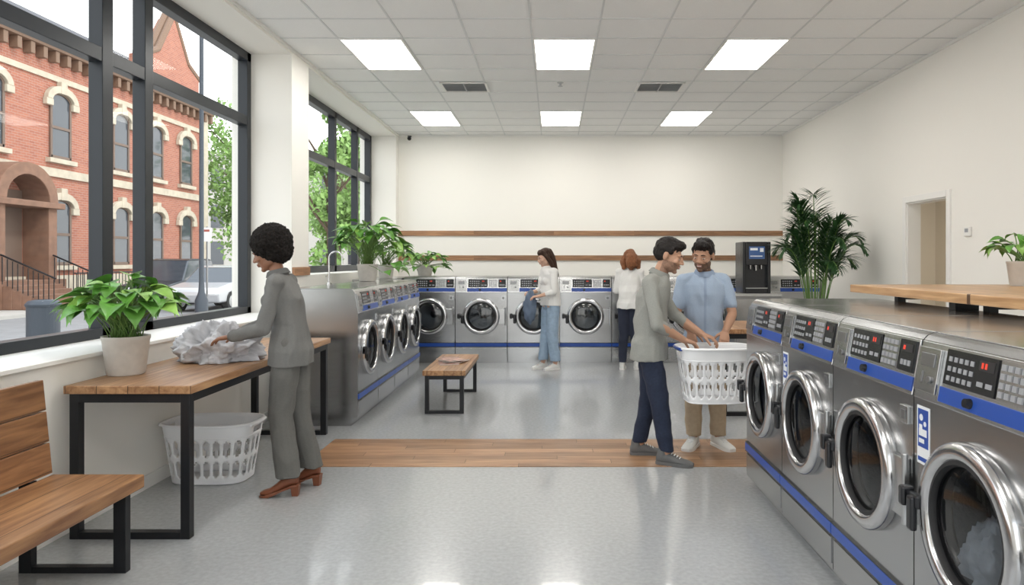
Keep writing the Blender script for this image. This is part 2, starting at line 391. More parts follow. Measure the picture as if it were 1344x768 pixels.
# ---------------------------------------------------------------- washing machines
HW=.3675; DZc=.685; RH=.215
def build_washer(loc,rot,label,group,depth=.88):
    w=thing('washing_machine',label,'washing machine',loc,rot,group=group)
    b=MB(); n=48; sq=.31
    circ=[];bd=[]
    for i in range(n):
        a=2*math.pi*i/n; ca,sa=math.cos(a),math.sin(a); k=sq/max(abs(ca),abs(sa))
        circ.append((RH*ca,0,DZc+RH*sa)); bd.append((k*ca,0,DZc+k*sa))
    b.add(circ+bd,[(i,(i+1)%n,n+(i+1)%n,n+i) for i in range(n)])
    zt=1.03; z0=.075
    def q(x0,x1,za,zb): b.add([(x0,0,za),(x1,0,za),(x1,0,zb),(x0,0,zb)],[(0,1,2,3)])
    q(-HW,HW,z0,DZc-sq); q(-HW,HW,DZc+sq,zt); q(-HW,-sq,DZc-sq,DZc+sq); q(sq,HW,DZc-sq,DZc+sq)
    prof=[(0,zt),(.036,1.235),(.05,1.25),(.07,1.258),(depth,1.258),(depth,0),(.06,0),(.06,z0),(0,z0)]
    vs=[(x,y,z) for x in (-HW,HW) for y,z in prof]; m=len(prof)
    fs=[(i,i+1,m+i+1,m+i) for i in range(m-1)]+[tuple(range(m)),tuple(range(2*m-1,m-1,-1))]
    b.add(vs,fs,0)
    me=b.mesh('body',[mSteel]); bm=bmesh.new(); bm.from_mesh(me); bmesh.ops.remove_doubles(bm,verts=bm.verts[:],dist=.0005); bmesh.ops.recalc_face_normals(bm,faces=bm.faces[:]); bm.to_mesh(me); bm.free()
    mkobj('body',me,w)
    b=MB(); b.box(-HW+.006,HW-.006,.08,depth-.01,1.258,1.263); b.obj('top_panel',mTop,w,bevel=.002)
    b=MB(); R=Tm((0,0,DZc),rx=-math.pi/2)
    b.lathe([(RH,0),(RH,.03),(RH+.02,.04),(RH+.02,.42),(.06,.46),(.02,.40),(.001,.39)],40,0,R,cap=False)
    b.obj('drum',mDrum,w,smooth=True)
    b=MB(); b.lathe([(RH+.004,-.004),(RH-.02,-.002),(RH-.03,.03),(RH-.005,.05)],40,0,R,cap=False); b.obj('gasket',mRubber,w,smooth=True)
    b=MB(); b.box(-HW+.012,HW-.012,-.006,.001,.10,.225); b.obj('lower_panel',mSteel,w,bevel=.002)
    b=MB(); b.box(-HW,HW,-.012,.001,.245,.295); b.obj('stripe',mBlue,w,bevel=.002)
    b=MB(); b.box(-HW,HW,-.010,.001,.295,.303); b.box(-HW,HW,-.010,.001,.236,.245); b.obj('edge_strip',mPBlk,w)
    T_=V((0,.036,.205)).normalized(); Nn=V((0,-T_.z,T_.y))
    M=Matrix(((1,T_.x,Nn.x,0),(0,T_.y,Nn.y,0),(0,T_.z,Nn.z,zt),(0,0,0,1)))
    b=MB(); b.box(-HW+.004,HW-.004,.0,.205,0,.006,0,M); b.obj('control_panel',mSteelL,w,bevel=.003)
    b=MB(); b.box(-.20,HW-.003,.014,.066,.006,.012,0,M); b.obj('stripe',mBlue,w,bevel=.002)
    b=MB(); b.box(-.352,-.215,.03,.185,.006,.018,0,M); b.box(-.33,-.24,.12,.165,.018,.022,1,M); b.box(-.31,-.302,.06,.10,.018,.021,1,M); b.cyl(M@V((-.255,.075,.018)),M@V((-.255,.075,.026)),.012,mi=1)
    b.obj('coin_box',[mSteel,mSteelD],w,bevel=.002)
    b=MB(); b.box(-.185,.09,.078,.195,.006,.013,0,M)
    for r in range(3):
        for c in range(5):
            b.box(-.165+c*.03,-.148+c*.03,.092+r*.032,.108+r*.032,.013,.016,1,M)
    b.box(.0,.075,.15,.182,.013,.0145,2,M); b.box(.0,.03,.10,.115,.013,.015,1,M); b.box(.045,.075,.10,.115,.013,.015,1,M)
    b.box(.012,.022,.157,.175,.0145,.0155,3,M); b.box(.03,.04,.157,.175,.0145,.0155,3,M)
    b.obj('display',[mPBlk,mGreyBtn,mRubber,mRed],w)
    b=MB(); b.box(.10,.235,.078,.195,.006,.012,0,M)
    for r in range(4):
        for c in range(4): b.box(.11+c*.03,.13+c*.03,.086+r*.027,.104+r*.027,.012,.017,1,M)
    b.obj('keypad',[mSteel,mGreyBtn],w)
    b=MB(); b.box(.245,.35,.078,.195,.006,.013,0,M); b.box(.26,.335,.15,.18,.013,.015,2,M); b.box(.268,.283,.157,.173,.015,.016,3,M)
    for c in range(3): b.box(.262+c*.026,.28+c*.026,.10,.12,.013,.016,1,M)
    b.obj('display',[mPBlk,mGreyBtn,mRubber,mRed],w)
    b=MB(); b.cyl(M@V((-.02,.04,.012)),M@V((-.02,.04,.03)),.017,.014,n=18); b.obj('knob',mPBlk,w,smooth=True)
    b=MB(); b.box(.285,.345,-.010,0,.92,.985); b.box(.30,.33,-.013,-.010,.935,.97,1); b.obj('lock_plate',[mSteelL,mSteelD],w,bevel=.002)
    b=MB(); b.lathe([(.262,0.0),(.266,-.010),(.264,-.034),(.254,-.046),(.222,-.050),(.208,-.042),(.203,-.025),(.200,.02),(.215,.03)],64,0,R,cap=False)
    d=b.obj('door',mChrome,w,smooth=True,angle=60)
    b=MB(); b.lathe([(.204,-.012),(.18,-.020),(.14,-.028),(.09,-.033),(.04,-.036),(.001,-.037)],40,0,R,cap=False); b.obj('door_glass',mDGlass,d,smooth=True)
    b=MB(); b.lathe([(.207,-.036),(.195,-.038),(.188,-.022),(.192,-.008)],48,0,R,cap=False); b.obj('glass_seal',mRubber,d,smooth=True)
    b=MB(); b.box(-.335,-.235,-.062,-.032,DZc-.022,DZc+.028); b.box(-.335,-.300,-.078,-.032,DZc-.03,DZc+.04); b.box(-.285,-.245,-.075,-.050,DZc-.10,DZc+.02)
    b.obj('door_handle',mPBlk,d,bevel=.009)
    b=MB(); b.box(.235,.345,-.026,0,DZc-.11,DZc+.11); b.cyl((.345,-.020,DZc-.13),(.345,-.020,DZc+.13),.012); b.obj('hinge',mSteelL,d,bevel=.004)
    return w
PW=.742
LR='stainless front-loading washing machine with blue stripe'
w0=build_washer((1.303,4.79-PW/2,0),-math.pi/2,LR+', at row end','washers beside the folding counter')
right=[w0]
for i in range(1,5):
    right.append(copy_tree(w0,(1.303,4.79-PW/2-i*PW,0),label=LR+(' and blue instruction label' if i in (1,3) else ' beside counter')))
w1=build_washer((-1.8,6.5+PW/2,0),math.pi/2,LR+' beneath window','washers beneath the window',depth=.66)
for i in range(1,4): copy_tree(w1,(-1.8,6.5+PW/2+i*PW,0))
w2=None
for i in range(8):
    loc=(-2.23+.771*(i+.5),10.47,0)
    if w2 is None: w2=copy_tree(w0,loc,0,label=LR+' against railed wall'); w2['group']='washers along the rail wall'; w2.scale=(1.035,1,1.015)
    else: copy_tree(w2,loc)
def sticker(w):
    b=MB(); b.box(-.345,-.262,-.002,0,.80,1.005); b.obj('instruction_label',mWhiteP,w,label='white and blue printed instruction label')
    b=MB(); b.box(-.338,-.269,-.0028,-.002,.86,.995); b.box(-.338,-.269,-.0028,-.002,.81,.825)
    b.obj('print_panel',mBlue,w)
    b=MB()
    b.cyl((-.315,-.0028,.965),(-.315,-.0034,.965),.012,n=16); b.cyl((-.29,-.0028,.945),(-.29,-.0034,.945),.009,n=16)
    b.box(-.33,-.278,-.0034,-.0028,.90,.925); b.box(-.33,-.295,-.0034,-.0028,.875,.89); b.box(-.328,-.308,-.0034,-.0028,.925,.94)
    b.obj('print_mark',mWhiteP,w)
sticker(right[1]); sticker(right[3])
b=MB(); b.box(XL+.02,-2.25,9.49,11.35,.08,1.24); b.box(XL+.02,-2.24,9.48,11.36,1.24,1.265); b.box(XL+.05,-2.3,9.5,11.3,0,.08)
b.obj('corner_cabinet',mSteel,bevel=.004,label='plain stainless corner cabinet between two washer rows',category='cabinet')

# ---------------------------------------------------------------- tables, benches
def steel_table(name,label,cat,x0,x1,y0,y1,h,th,topmat,s=.05,inset=.02,kw={}):
    cx,cy=(x0+x1)/2,(y0+y1)/2; a,c=(x1-x0)/2,(y1-y0)/2
    t=thing(name,label,cat,(cx,cy,0),**kw)
    b=MB(); b.box(-a,a,-c,c,h-th,h); b.obj('table_top' if cat=='table' else 'seat',topmat,t,bevel=.004)
    for k,yy in enumerate((-c+inset,c-inset-s)):
        b=MB(); ax=a-inset
        b.box(-ax,-ax+s,yy,yy+s,0,h-th); b.box(ax-s,ax,yy,yy+s,0,h-th); b.box(-ax+s,ax-s,yy,yy+s,0,s*.75); b.box(-ax+s,ax-s,yy,yy+s,h-th-s,h-th)
        b.obj('leg_frame',mBlack,t,bevel=.002)
    b=MB(); ax=a-inset
    b.box(-ax,-ax+s*.8,-c+inset+s,c-inset-s,h-th-s,h-th); b.box(ax-s*.8,ax,-c+inset+s,c-inset-s,h-th-s,h-th); b.obj('support_rail',mBlack,t)
    return t
steel_table('folding_table','long wooden folding table on black square steel legs','table',-2.66,-1.965,3.84,6.24,.84,.045,mWoodT)
steel_table('coffee_bench','low wooden bench with black steel legs holding magazines','bench',-1.30,-.875,7.0,8.25,.43,.05,mWoodT,s=.04)
steel_table('folding_table','wooden table on black steel legs behind the two men','table',1.62,2.7,6.9,7.9,.85,.045,mWoodT)
bn=thing('wooden_bench','wooden plank bench with backrest on flat black steel legs','bench',(-2.33,2.6,0))
b=MB()
b.box(-.18,.28,-.97,.95,.385,.45); b.obj('seat',mWoodB,bn,bevel=.006)
b=MB()
for k in range(3):
    b.box(-.02,.02,-.97,.95,0,.152,0,Tm((-.20-.016*k,0,.455+k*.157),ry=-.10))
b.obj('backrest',mWoodBz,bn,bevel=.004)
for yy in (.84,-.9):
    b=MB(); b.box(.19,.25,yy,yy+.012+.03,.0,.385); b.box(-.27,-.21,yy,yy+.042,0,.44); b.box(-.21,.19,yy,yy+.042,0,.03); b.box(-.21,.19,yy,yy+.042,.355,.385)
    b.obj('leg_frame',mBlack,bn,bevel=.002)
sh=thing('folding_counter','wide wooden folding counter raised behind the washers','counter',(2.66,2.6,0))
b=MB(); b.box(-.68,.68,-2.2,2.14,1.31,1.36); b.obj('counter_top',mWoodS,sh,bevel=.005)
for yy in (-1.9,-.2,1.0,1.95):
    b=MB(); b.box(-.45,-.40,yy,yy+.05,0,1.31); b.box(.55,.60,yy,yy+.05,0,1.31); b.box(-.40,.55,yy,yy+.05,1.27,1.31); b.obj('leg_frame',mBlack,sh,bevel=.002)
for yy in (1.0,-.6):
    b=MB(); b.box(-.62,-.5,yy,yy+.06,1.264,1.31); b.obj('foot',mBlack,sh)
for i,(dx,dy,r,z) in enumerate(((-.02,.05,.25,0),(.05,.16,-.3,.009),(-.03,.22,.1,.018),(.0,.12,.7,.027))):
    g=thing('magazine','glossy magazine lying on the low wooden bench','magazine',(-1.10+dx,7.45+dy,.431+z),r,group='magazines on the low bench')
    b=MB(); b.box(-.10,.10,-.135,.135,.0005,.0075); b.obj('pages',mPaper,g)
    b=MB(); b.box(-.102,.102,-.137,.137,.0076,.0086); b.obj('cover',mMag,g)

# ---------------------------------------------------------------- dispenser
cb=thing('dispenser_cabinet','grey steel pedestal cabinet below the soap dispenser','cabinet',(2.6,9.3,0))
b=MB(); b.box(-.3,.3,-.27,.27,.08,1.06); b.box(-.27,.27,-.22,.25,0,.08); b.obj('body',mSteelD,cb,bevel=.004)
b=MB(); b.box(-.31,.31,-.28,.28,1.06,1.10); b.obj('counter_top',mSteelL,cb,bevel=.003)
for x0,x1 in ((-.28,-.005),(.005,.28)):
    b=MB(); b.box(x0,x1,-.283,-.27,.12,1.03); b.obj('door',mSteel,cb,bevel=.003)
dp=thing('soap_dispenser','black vending dispenser with blue lit screen on steel cabinet','vending machine',(2.60,9.25,1.10))
b=MB(); b.box(-.18,.18,-.1,.2,0,.66); b.box(-.18,-.14,-.17,-.1,0,.66); b.box(.14,.18,-.17,-.1,0,.66); b.box(-.14,.14,-.17,-.1,.36,.66); b.box(-.14,.14,-.17,-.1,0,.06); b.obj('body',mPBlk,dp,bevel=.008)
b=MB(); b.box(-.10,.10,-.176,-.17,.44,.6); b.obj('screen',mk('screen_blue',(.035,.08,.2),.2,emit=.3),dp)
b=MB(); b.box(-.085,.01,-.178,-.176,.55,.58); b.box(-.085,.07,-.178,-.176,.47,.482); b.box(.04,.085,-.178,-.176,.53,.58); b.obj('screen_icon',mWhiteP,dp)
for x,r,z in ((0,.018,.29),(-.07,.012,.31),(.07,.012,.31)):
    b=MB(); b.cyl((x,-.13,.36),(x,-.13,z),r,r*.8); b.obj('nozzle',mChrome,dp,smooth=True)
b=MB(); b.box(-.14,.14,-.165,-.102,.06,.07); b.obj('drip_tray',mChrome,dp)
fc=thing('faucet','thin chrome gooseneck faucet above the washer row','faucet',(-2.38,7.5,1.265))
b=MB(); b.lathe([(.03,0),(.03,.015),(.012,.02),(.012,.03)],20); b.tube([(0,0,.02),(0,0,.28)]+[(.07-.07*math.cos(a),0,.28+.07*math.sin(a)) for a in np.linspace(.2,3.0,9)]+[(.14,0,.22)],.009); b.obj('spout',mChrome,fc,smooth=True)
b=MB(); b.cyl((0,-.03,.03),(0,-.10,.09),.006); b.obj('lever',mChrome,fc,smooth=True)

# ---------------------------------------------------------------- plants
def leaf(b,base,d,up,L,Wd,droop,mi,heart=True):
    d=V(d).normalized(); side=d.cross(V(up))
    if side.length<.01: side=V((1,0,0))
    side.normalize(); nrm=side.cross(d).normalized(); n=7; vs=[]
    p=V(base)
    prof=[.0,.72,1.0,.93,.72,.42,.14,.0] if heart else [.0,.5,.85,1,.85,.55,.25,0]
    cur=d.copy()
    for k in range(n+1):
        wdt=prof[k]*Wd/2
        cup=nrm*wdt*.35
        vs+= [p-side*wdt+cup, p.copy(), p+side*wdt+cup]
        rot=Matrix.Rotation(-droop/n,3,side); cur=rot@cur; nrm=rot@nrm
        p=p+cur*(L/n)
    fs=[]
    for k in range(n):
        for j in (0,1): fs.append((k*3+j,k*3+j+1,(k+1)*3+j+1,(k+1)*3+j))
    b.add(vs,fs,mi)
def pot(parent,r,h,mat=mPot):
    b=MB(); b.lathe([(r*.74,0),(r*.8,.01),(r*.97,h*.9),(r,h*.92),(r,h),(r*.9,h),(r*.88,h*.85),(.001,h*.85)],40); b.obj('pot',mat,parent,smooth=True,angle=50)
    b=MB(); b.lathe([(r*.89,h*.86),(r*.5,h*.89),(.001,h*.9)],24,cap=False); b.obj('soil',mSoil,parent,smooth=True)
def broad_plant(name,label,loc,r,h,H,S,n,ll,seed,trail=0,sill=0):
    rnd=random.Random(seed)
    t=thing(name,label,'plant',loc); pot(t,r,h)
    b=MB(); bs=MB()
    for i in range(n):
        a=rnd.uniform(0,6.283); q=math.sqrt(rnd.random()); rad=S*q*.78
        zz=h+H*(.25+.62*(1-q*q*.75)*rnd.uniform(.55,1.0))
        if rnd.random()<trail: zz=h*rnd.uniform(.5,1.2); rad=max(r*1.2,S*rnd.uniform(.7,1.))
        px=rad*math.cos(a)
        if sill and loc[0]+px<XL+.16 and loc[2]+zz<sill+.16: a=math.pi-a
        p0=V((rnd.uniform(-.5,.5)*r,rnd.uniform(-.5,.5)*r,h*.88)); p2=V((rad*math.cos(a),rad*math.sin(a),zz)); p1=V((p0.x*.6+p2.x*.3,p0.y*.6+p2.y*.3,max(h*1.05,zz*.85)))
        pts=[p0*(1-u)**2+p1*2*u*(1-u)+p2*u*u for u in np.linspace(0,1,6)]
        bs.tube(pts,.0035,n=5)
        out=V((math.cos(a),math.sin(a),rnd.uniform(-.35,.55)))
        l=ll*rnd.uniform(.7,1.15)
        leaf(b,p2,out,(rnd.uniform(-.3,.3),rnd.uniform(-.3,.3),1),l,l*.68,rnd.uniform(.5,1.3),0 if rnd.random()<.65 else 1)
    b.obj('foliage',[mLeaf,mLeaf2],t,smooth=True,angle=None,normals=False); bs.obj('stem',mStem,t,smooth=True,angle=None)
    return t
broad_plant('potted_plant','bushy broad-leaved plant in beige ceramic pot on table',(-2.56,4.24,.841),.13,.23,.44,.34,100,.165,3,trail=.0,sill=.98)
broad_plant('potted_plant','leafy green plant in pale pot on washer top',(-2.30,8.75,1.266),.13,.21,.68,.46,90,.2,5,trail=.03,sill=1.38)
broad_plant('potted_plant','spreading green plant in grey pot on corner cabinet',(-2.44,10.3,1.267),.12,.19,.46,.40,60,.2,8,trail=.05,sill=1.38)
broad_plant('potted_plant','trailing green plant in tan pot beside the rail wall',(-2.02,11.1,1.283),.13,.17,.24,.38,60,.17,11,trail=.35)
broad_plant('potted_plant','small round-leaved plant in beige pot on wooden counter',(2.93,4.42,1.361),.095,.155,.22,.20,40,.105,14)
def palm(loc):
    rnd=random.Random(4); t=thing('palm_plant','tall dark green palm in a grey planter by the wall','plant',loc)
    pot(t,.25,.42,mk('grey_planter',(.25,.25,.25),.6))
    b=MB(); bs=MB()
    for i in range(30):
        a=i*2.4; el=rnd.uniform(.1,1.0); Hh=1.60+.6*rnd.random()*(1-el*.35)+.35*(1-el); out=.15+.50*el
        p0=V((.06*math.cos(a),.06*math.sin(a),.4)); p3=V((out*math.cos(a),out*math.sin(a),Hh-.35*el)); p1=V((.1*math.cos(a),.1*math.sin(a),1.2)); p2=V((out*.6*math.cos(a),out*.6*math.sin(a),Hh+.1))
        cv=lambda u:p0*(1-u)**3+p1*3*u*(1-u)**2+p2*3*u*u*(1-u)+p3*u**3
        bs.tube([cv(u) for u in np.linspace(0,1,12)],.006,n=5)
        for k in range(22):
            u=.42+.58*k/21; p=cv(u); d=(cv(min(1,u+.02))-cv(u-.02)).normalized(); sd=d.cross(V((0,0,1)))
            if sd.length<.05: sd=V((math.sin(a),-math.cos(a),0))
            sd.normalize(); l=.27*math.sin(math.pi*(.25+.72*(k/21)))+.04
            for s in (-1,1):
                leaf(b,p,d*.85+sd*s*.7+V((0,0,rnd.uniform(-.1,.25))),(0,0,1),l,.028,rnd.uniform(.3,.9),0,False)
    b.obj('foliage',mPalm,t,smooth=True,angle=None,normals=False); bs.obj('stem',mStem,t,smooth=True)
palm((3.25,8.8,0))

# ---------------------------------------------------------------- baskets
def basket(label,loc,rot,a,bb,h,blue=True,kw={}):
    t=thing('laundry_basket',label,'laundry basket',loc,rot,**kw)
    NU,NV=144,28; vs=[];fs=[]
    f=lambda q:math.copysign(abs(q)**.55,q)
    raw=[V((a*f(math.cos(2*math.pi*i/2000)),bb*f(math.sin(2*math.pi*i/2000)),0)) for i in range(2001)]
    cum=[0]
    for i in range(2000): cum.append(cum[-1]+(raw[i+1]-raw[i]).length)
    out=[];j=0
    for i in range(NU):
        tt=cum[-1]*i/NU
        while cum[j+1]<tt: j+=1
        fr=(tt-cum[j])/max(1e-9,cum[j+1]-cum[j]); out.append(raw[j].lerp(raw[j+1],fr))
    def pt(u,v,off=0):
        s=.80+.20*v; p=out[u%NU]; d=V((p.x/a/a,p.y/bb/bb,0)).normalized()
        return (p.x*s+d.x*off,p.y*s+d.y*off,h*v)
    for j in range(NV+1):
        for i in range(NU): vs.append(pt(i,j/NV))
    for j in range(NV):
        for i in range(NU):
            k=i%6; hole=False
            if k in(1,2,3,4):
                for lo,hi in ((3,10),(13,20)):
                    if lo<=j<=hi and not ((j in(lo,hi)) and k in(1,4)): hole=True
            if 23<=j<=25 and (abs(((i/NU)+.5)%1-.5)<.035 or abs(i/NU-.5)<.035): hole=True
            if not hole: fs.append((j*NU+i,j*NU+(i+1)%NU,(j+1)*NU+(i+1)%NU,(j+1)*NU+i))
    b=MB(); b.add(vs,fs); b.add([pt(i,0) for i in range(NU)],[tuple(range(NU))])
    me=b.mesh('body',[mPlastic],True,60); bm=bmesh.new(); bm.from_mesh(me); bmesh.ops.remove_doubles(bm,verts=bm.verts[:],dist=.0003); bm.to_mesh(me); bm.free()
    o=mkobj('body',me,t); s=o.modifiers.new('s','SOLIDIFY'); s.thickness=.006; s.offset=0
    b=MB(); b.tube([pt(i,1,.006) for i in range(NU)],.010,n=8,closed=True); b.tube([pt(i,.79,.002) for i in range(NU)],.004,n=6,closed=True); b.obj('rim',mPlastic,t,smooth=True)
    for c in (0,NU//2):
        b=MB(); b.tube([pt((c+k)%NU,.985,.012) for k in range(-9,10)],.013,n=8)
        b.obj('handle',mBlue if blue else mPlastic,t,smooth=True)
    return t
basket('white slotted plastic laundry basket on the floor beneath table',(-2.375,4.95,.004),0,.31,.2,.40,False)
hb=basket('white slotted laundry basket with blue handles held by two men',(1.20,5.30,.475),.06,.275,.19,.40,True)

# ---------------------------------------------------------------- cloth blobs
def blob(name,label,cat,loc,size,mat,seed,sub=5,amp=.25,fr=2.2,flat=True,parent=None,kw={}):
    bm=bmesh.new(); bmesh.ops.create_icosphere(bm,subdivisions=sub,radius=1)
    off=V((seed*13.1,seed*7.7,seed*3.3))
    for v in bm.verts:
        p=v.co.copy(); q=V((p.x*size[0],p.y*size[1],p.z*size[2]))/max(size)
        n=0; am=1; f=fr
        for o in range(4):
            n+=am*(1-abs(noise.noise(q*f+off))*2.2); am*=.5; f*=2
        r=1+amp*(n-.7)
        c=V((p.x*r,p.y*r,p.z*r))
        if flat and c.z<-.35: c.z=-.35
        v.co=V((c.x*size[0],c.y*size[1],(c.z+(.35 if flat else 0))*size[2]))
    me=bpy.data.meshes.new(name); bm.to_mesh(me); bm.free(); me.materials.append(mat); me.shade_smooth()
    k=dict(kw)
    if not parent: k.update(label=label,category=cat)
    return mkobj(name,me,parent,0,loc,**k)
blob('laundry_pile','crumpled pile of grey and white laundry on table','laundry',(-2.29,4.84,.842),(.235,.19,.17),mCloth,2,sub=6,amp=.34,fr=2.0)
blob('laundry','white laundry bundle inside the washer drum','laundry',(1.42,2.19,.52),(.11,.15,.16),mClothW,4,amp=.3,fr=2.6,flat=False)

# ---------------------------------------------------------------- people
def remesh(b,voxel,smooth,fac=.5,fn=None):
    me=b.mesh('tmp',[mWall]); o=bpy.data.objects.new('tmp',me); COL.objects.link(o)
    r=o.modifiers.new('r','REMESH'); r.mode='VOXEL'; r.voxel_size=voxel
    if smooth:
        s=o.modifiers.new('s','SMOOTH'); s.factor=fac; s.iterations=smooth
    dg=bpy.context.evaluated_depsgraph_get(); dg.update()
    out=bpy.data.meshes.new_from_object(o.evaluated_get(dg)); bpy.data.objects.remove(o); bpy.data.meshes.remove(me)
    out.materials.clear(); out.shade_smooth()
    return out
def wrinkle(me,amp,fr,seed=0,zs=.5):
    off=V((seed*3.1,seed*1.7,0))
    nor=[v.normal.copy() for v in me.vertices]
    for i,v in enumerate(me.vertices):
        p=v.co; q=V((p.x,p.y,p.z*zs+.35*p.x))*fr+off
        v.co=p+nor[i]*amp*((1-abs(noise.noise(q))*2.8)*1.0+.5*noise.noise(q*2.1)-.5)
    me.update()
def ringp(c,rx,ry,side,n=22,p=2.3):
    side=V(side).normalized(); fw=V((0,0,1)).cross(side).normalized(); out=[]
    for i in range(n):
        a=2*math.pi*i/n; ca,sa=math.cos(a),math.sin(a); e=2/p
        out.append(V(c)+side*rx*math.copysign(abs(ca)**e,ca)+fw*ry*math.copysign(abs(sa)**e,sa))
    return out
def hand(b,w,d,nrm,th,curl=.5,sc=1.,spread=0.):
    w=V(w); d=V(d).normalized(); nrm=V(nrm); nrm=(nrm-d*nrm.dot(d)).normalized(); t=d.cross(nrm).normalized()
    if t.dot(V(th))<0: t=-t
    def P(f,s,n_): return w+(d*f+t*s+nrm*n_)*sc
    rings=[]
    for f,rx,ry in ((-.015,.026,.019),(.02,.030,.018),(.05,.040,.017),(.085,.041,.013),(.095,.036,.010)):
        rings.append([P(f,rx*math.cos(2*math.pi*i/16),ry*math.sin(2*math.pi*i/16)) for i in range(16)])
    b.loft(rings)
    for k,(s,f,L) in enumerate(((.031,.086,.072),(.0105,.091,.080),(-.0105,.088,.074),(-.031,.08,.058))):
        p=P(f-.012,s,0); an=0; pts=[p]; rs=[.0098*sc]
        dirs=(d+t*(s*3*spread)).normalized()
        for seg,fr_ in enumerate((.45,.31,.24)):
            an+=curl*(.75 if seg==0 else 1.0); q=dirs*math.cos(an)+nrm*math.sin(an)
            p=p+q*(L*fr_+(.012 if seg==0 else 0))*sc; pts.append(p); rs.append((.0092,.0084,.0072)[seg]*sc)
        b.chain(pts,rs,n=10)
    p=P(.018,.022,.004); td=(t*.75+d*.6+nrm*.35).normalized(); pts=[p]; rs=[.014*sc]
    for L,r in ((.042,.0115),(.032,.0105),(.026,.0085)):
        p=p+td*L*sc; pts.append(p); rs.append(r*sc); td=(td-t*.32*curl+d*.25+nrm*.35*curl).normalized()
    b.chain(pts,rs,n=10)
def shoe(parent,an,yaw,mat,smat,kind='sneaker',fem=False):
    an=V(an); s=.92 if fem else 1.06; T=Tm((an.x,an.y,0),rz=yaw)
    b=MB()
    heel=.065 if kind=='heel' else 0
    sec=[(.070,.020,.060,.018),(.058,.032,.085,.012),(.02,.037,.098,.010),(-.03,.038,.090,.010),(-.08,.043,.066,.010),(-.13,.047,.050,.010),(-.165,.042,.042,.012),(-.192,.024,.030,.014)]
    rings=[]
    for y,w,zt,zb in sec:
        y*=s;w*=s; lift=heel*max(0,min(1,(y+.11)/.14)) if heel else 0
        rg=[]
        for i in range(16):
            a=2*math.pi*i/16; ca,sa=math.cos(a),math.sin(a)
            zc=(zt+zb)/2; hh=(zt-zb)/2
            rg.append(V((w*math.copysign(abs(ca)**.8,ca),y,lift+zc+hh*math.copysign(abs(sa)**.8,sa))))
        rings.append(rg)
    b.loft(rings,0,T)
    b.chain([T@V((0,.025,.07+heel)),T@V((0,.022,.135+heel if kind=='heel' else .10))],[.040*s,.040*s])
    me=remesh(b,.006,3); me.materials.append(mat); o=mkobj('shoe',me,parent)
    b=MB()
    def out(z0,z1):
        pr=[]
        for y,w,_,_ in sec: pr.append((w*s+.003,y*s))
        pts=pr+[(-x,y) for x,y in reversed(pr)]
        lf=lambda y:heel*max(0,min(1,(y+.11)/.14)) if heel else 0
        n=len(pts)
        b.add([V((x,y,z0+lf(y))) for x,y in pts]+[V((x,y,z1+lf(y))) for x,y in pts],[tuple(range(n)),tuple(range(2*n-1,n-1,-1))]+[(i,(i+1)%n,n+(i+1)%n,n+i) for i in range(n)],0,T)
    if kind=='heel':
        out(.001,.012); b.loft([[V((x*k*.024,.048*s+y*k*.022,z)) for x,y in ((-1,-1),(1,-1),(1,1),(-1,1))] for z,k in ((.001,.85),(.075,1.2))],0,T)
    else: out(.001,.026)
    b.obj('sole',smat,o)
    if kind=='sneaker':
        b=MB()
        for k in range(4): b.cyl(T@V((-.022,-.045-k*.02,.088-k*.009)),T@V((.022,-.045-k*.02,.088-k*.009)),.0035,n=6)
        b.obj('laces',mWhiteP,o)
def lerp(a,b,t): return V(a)*(1-t)+V(b)*t

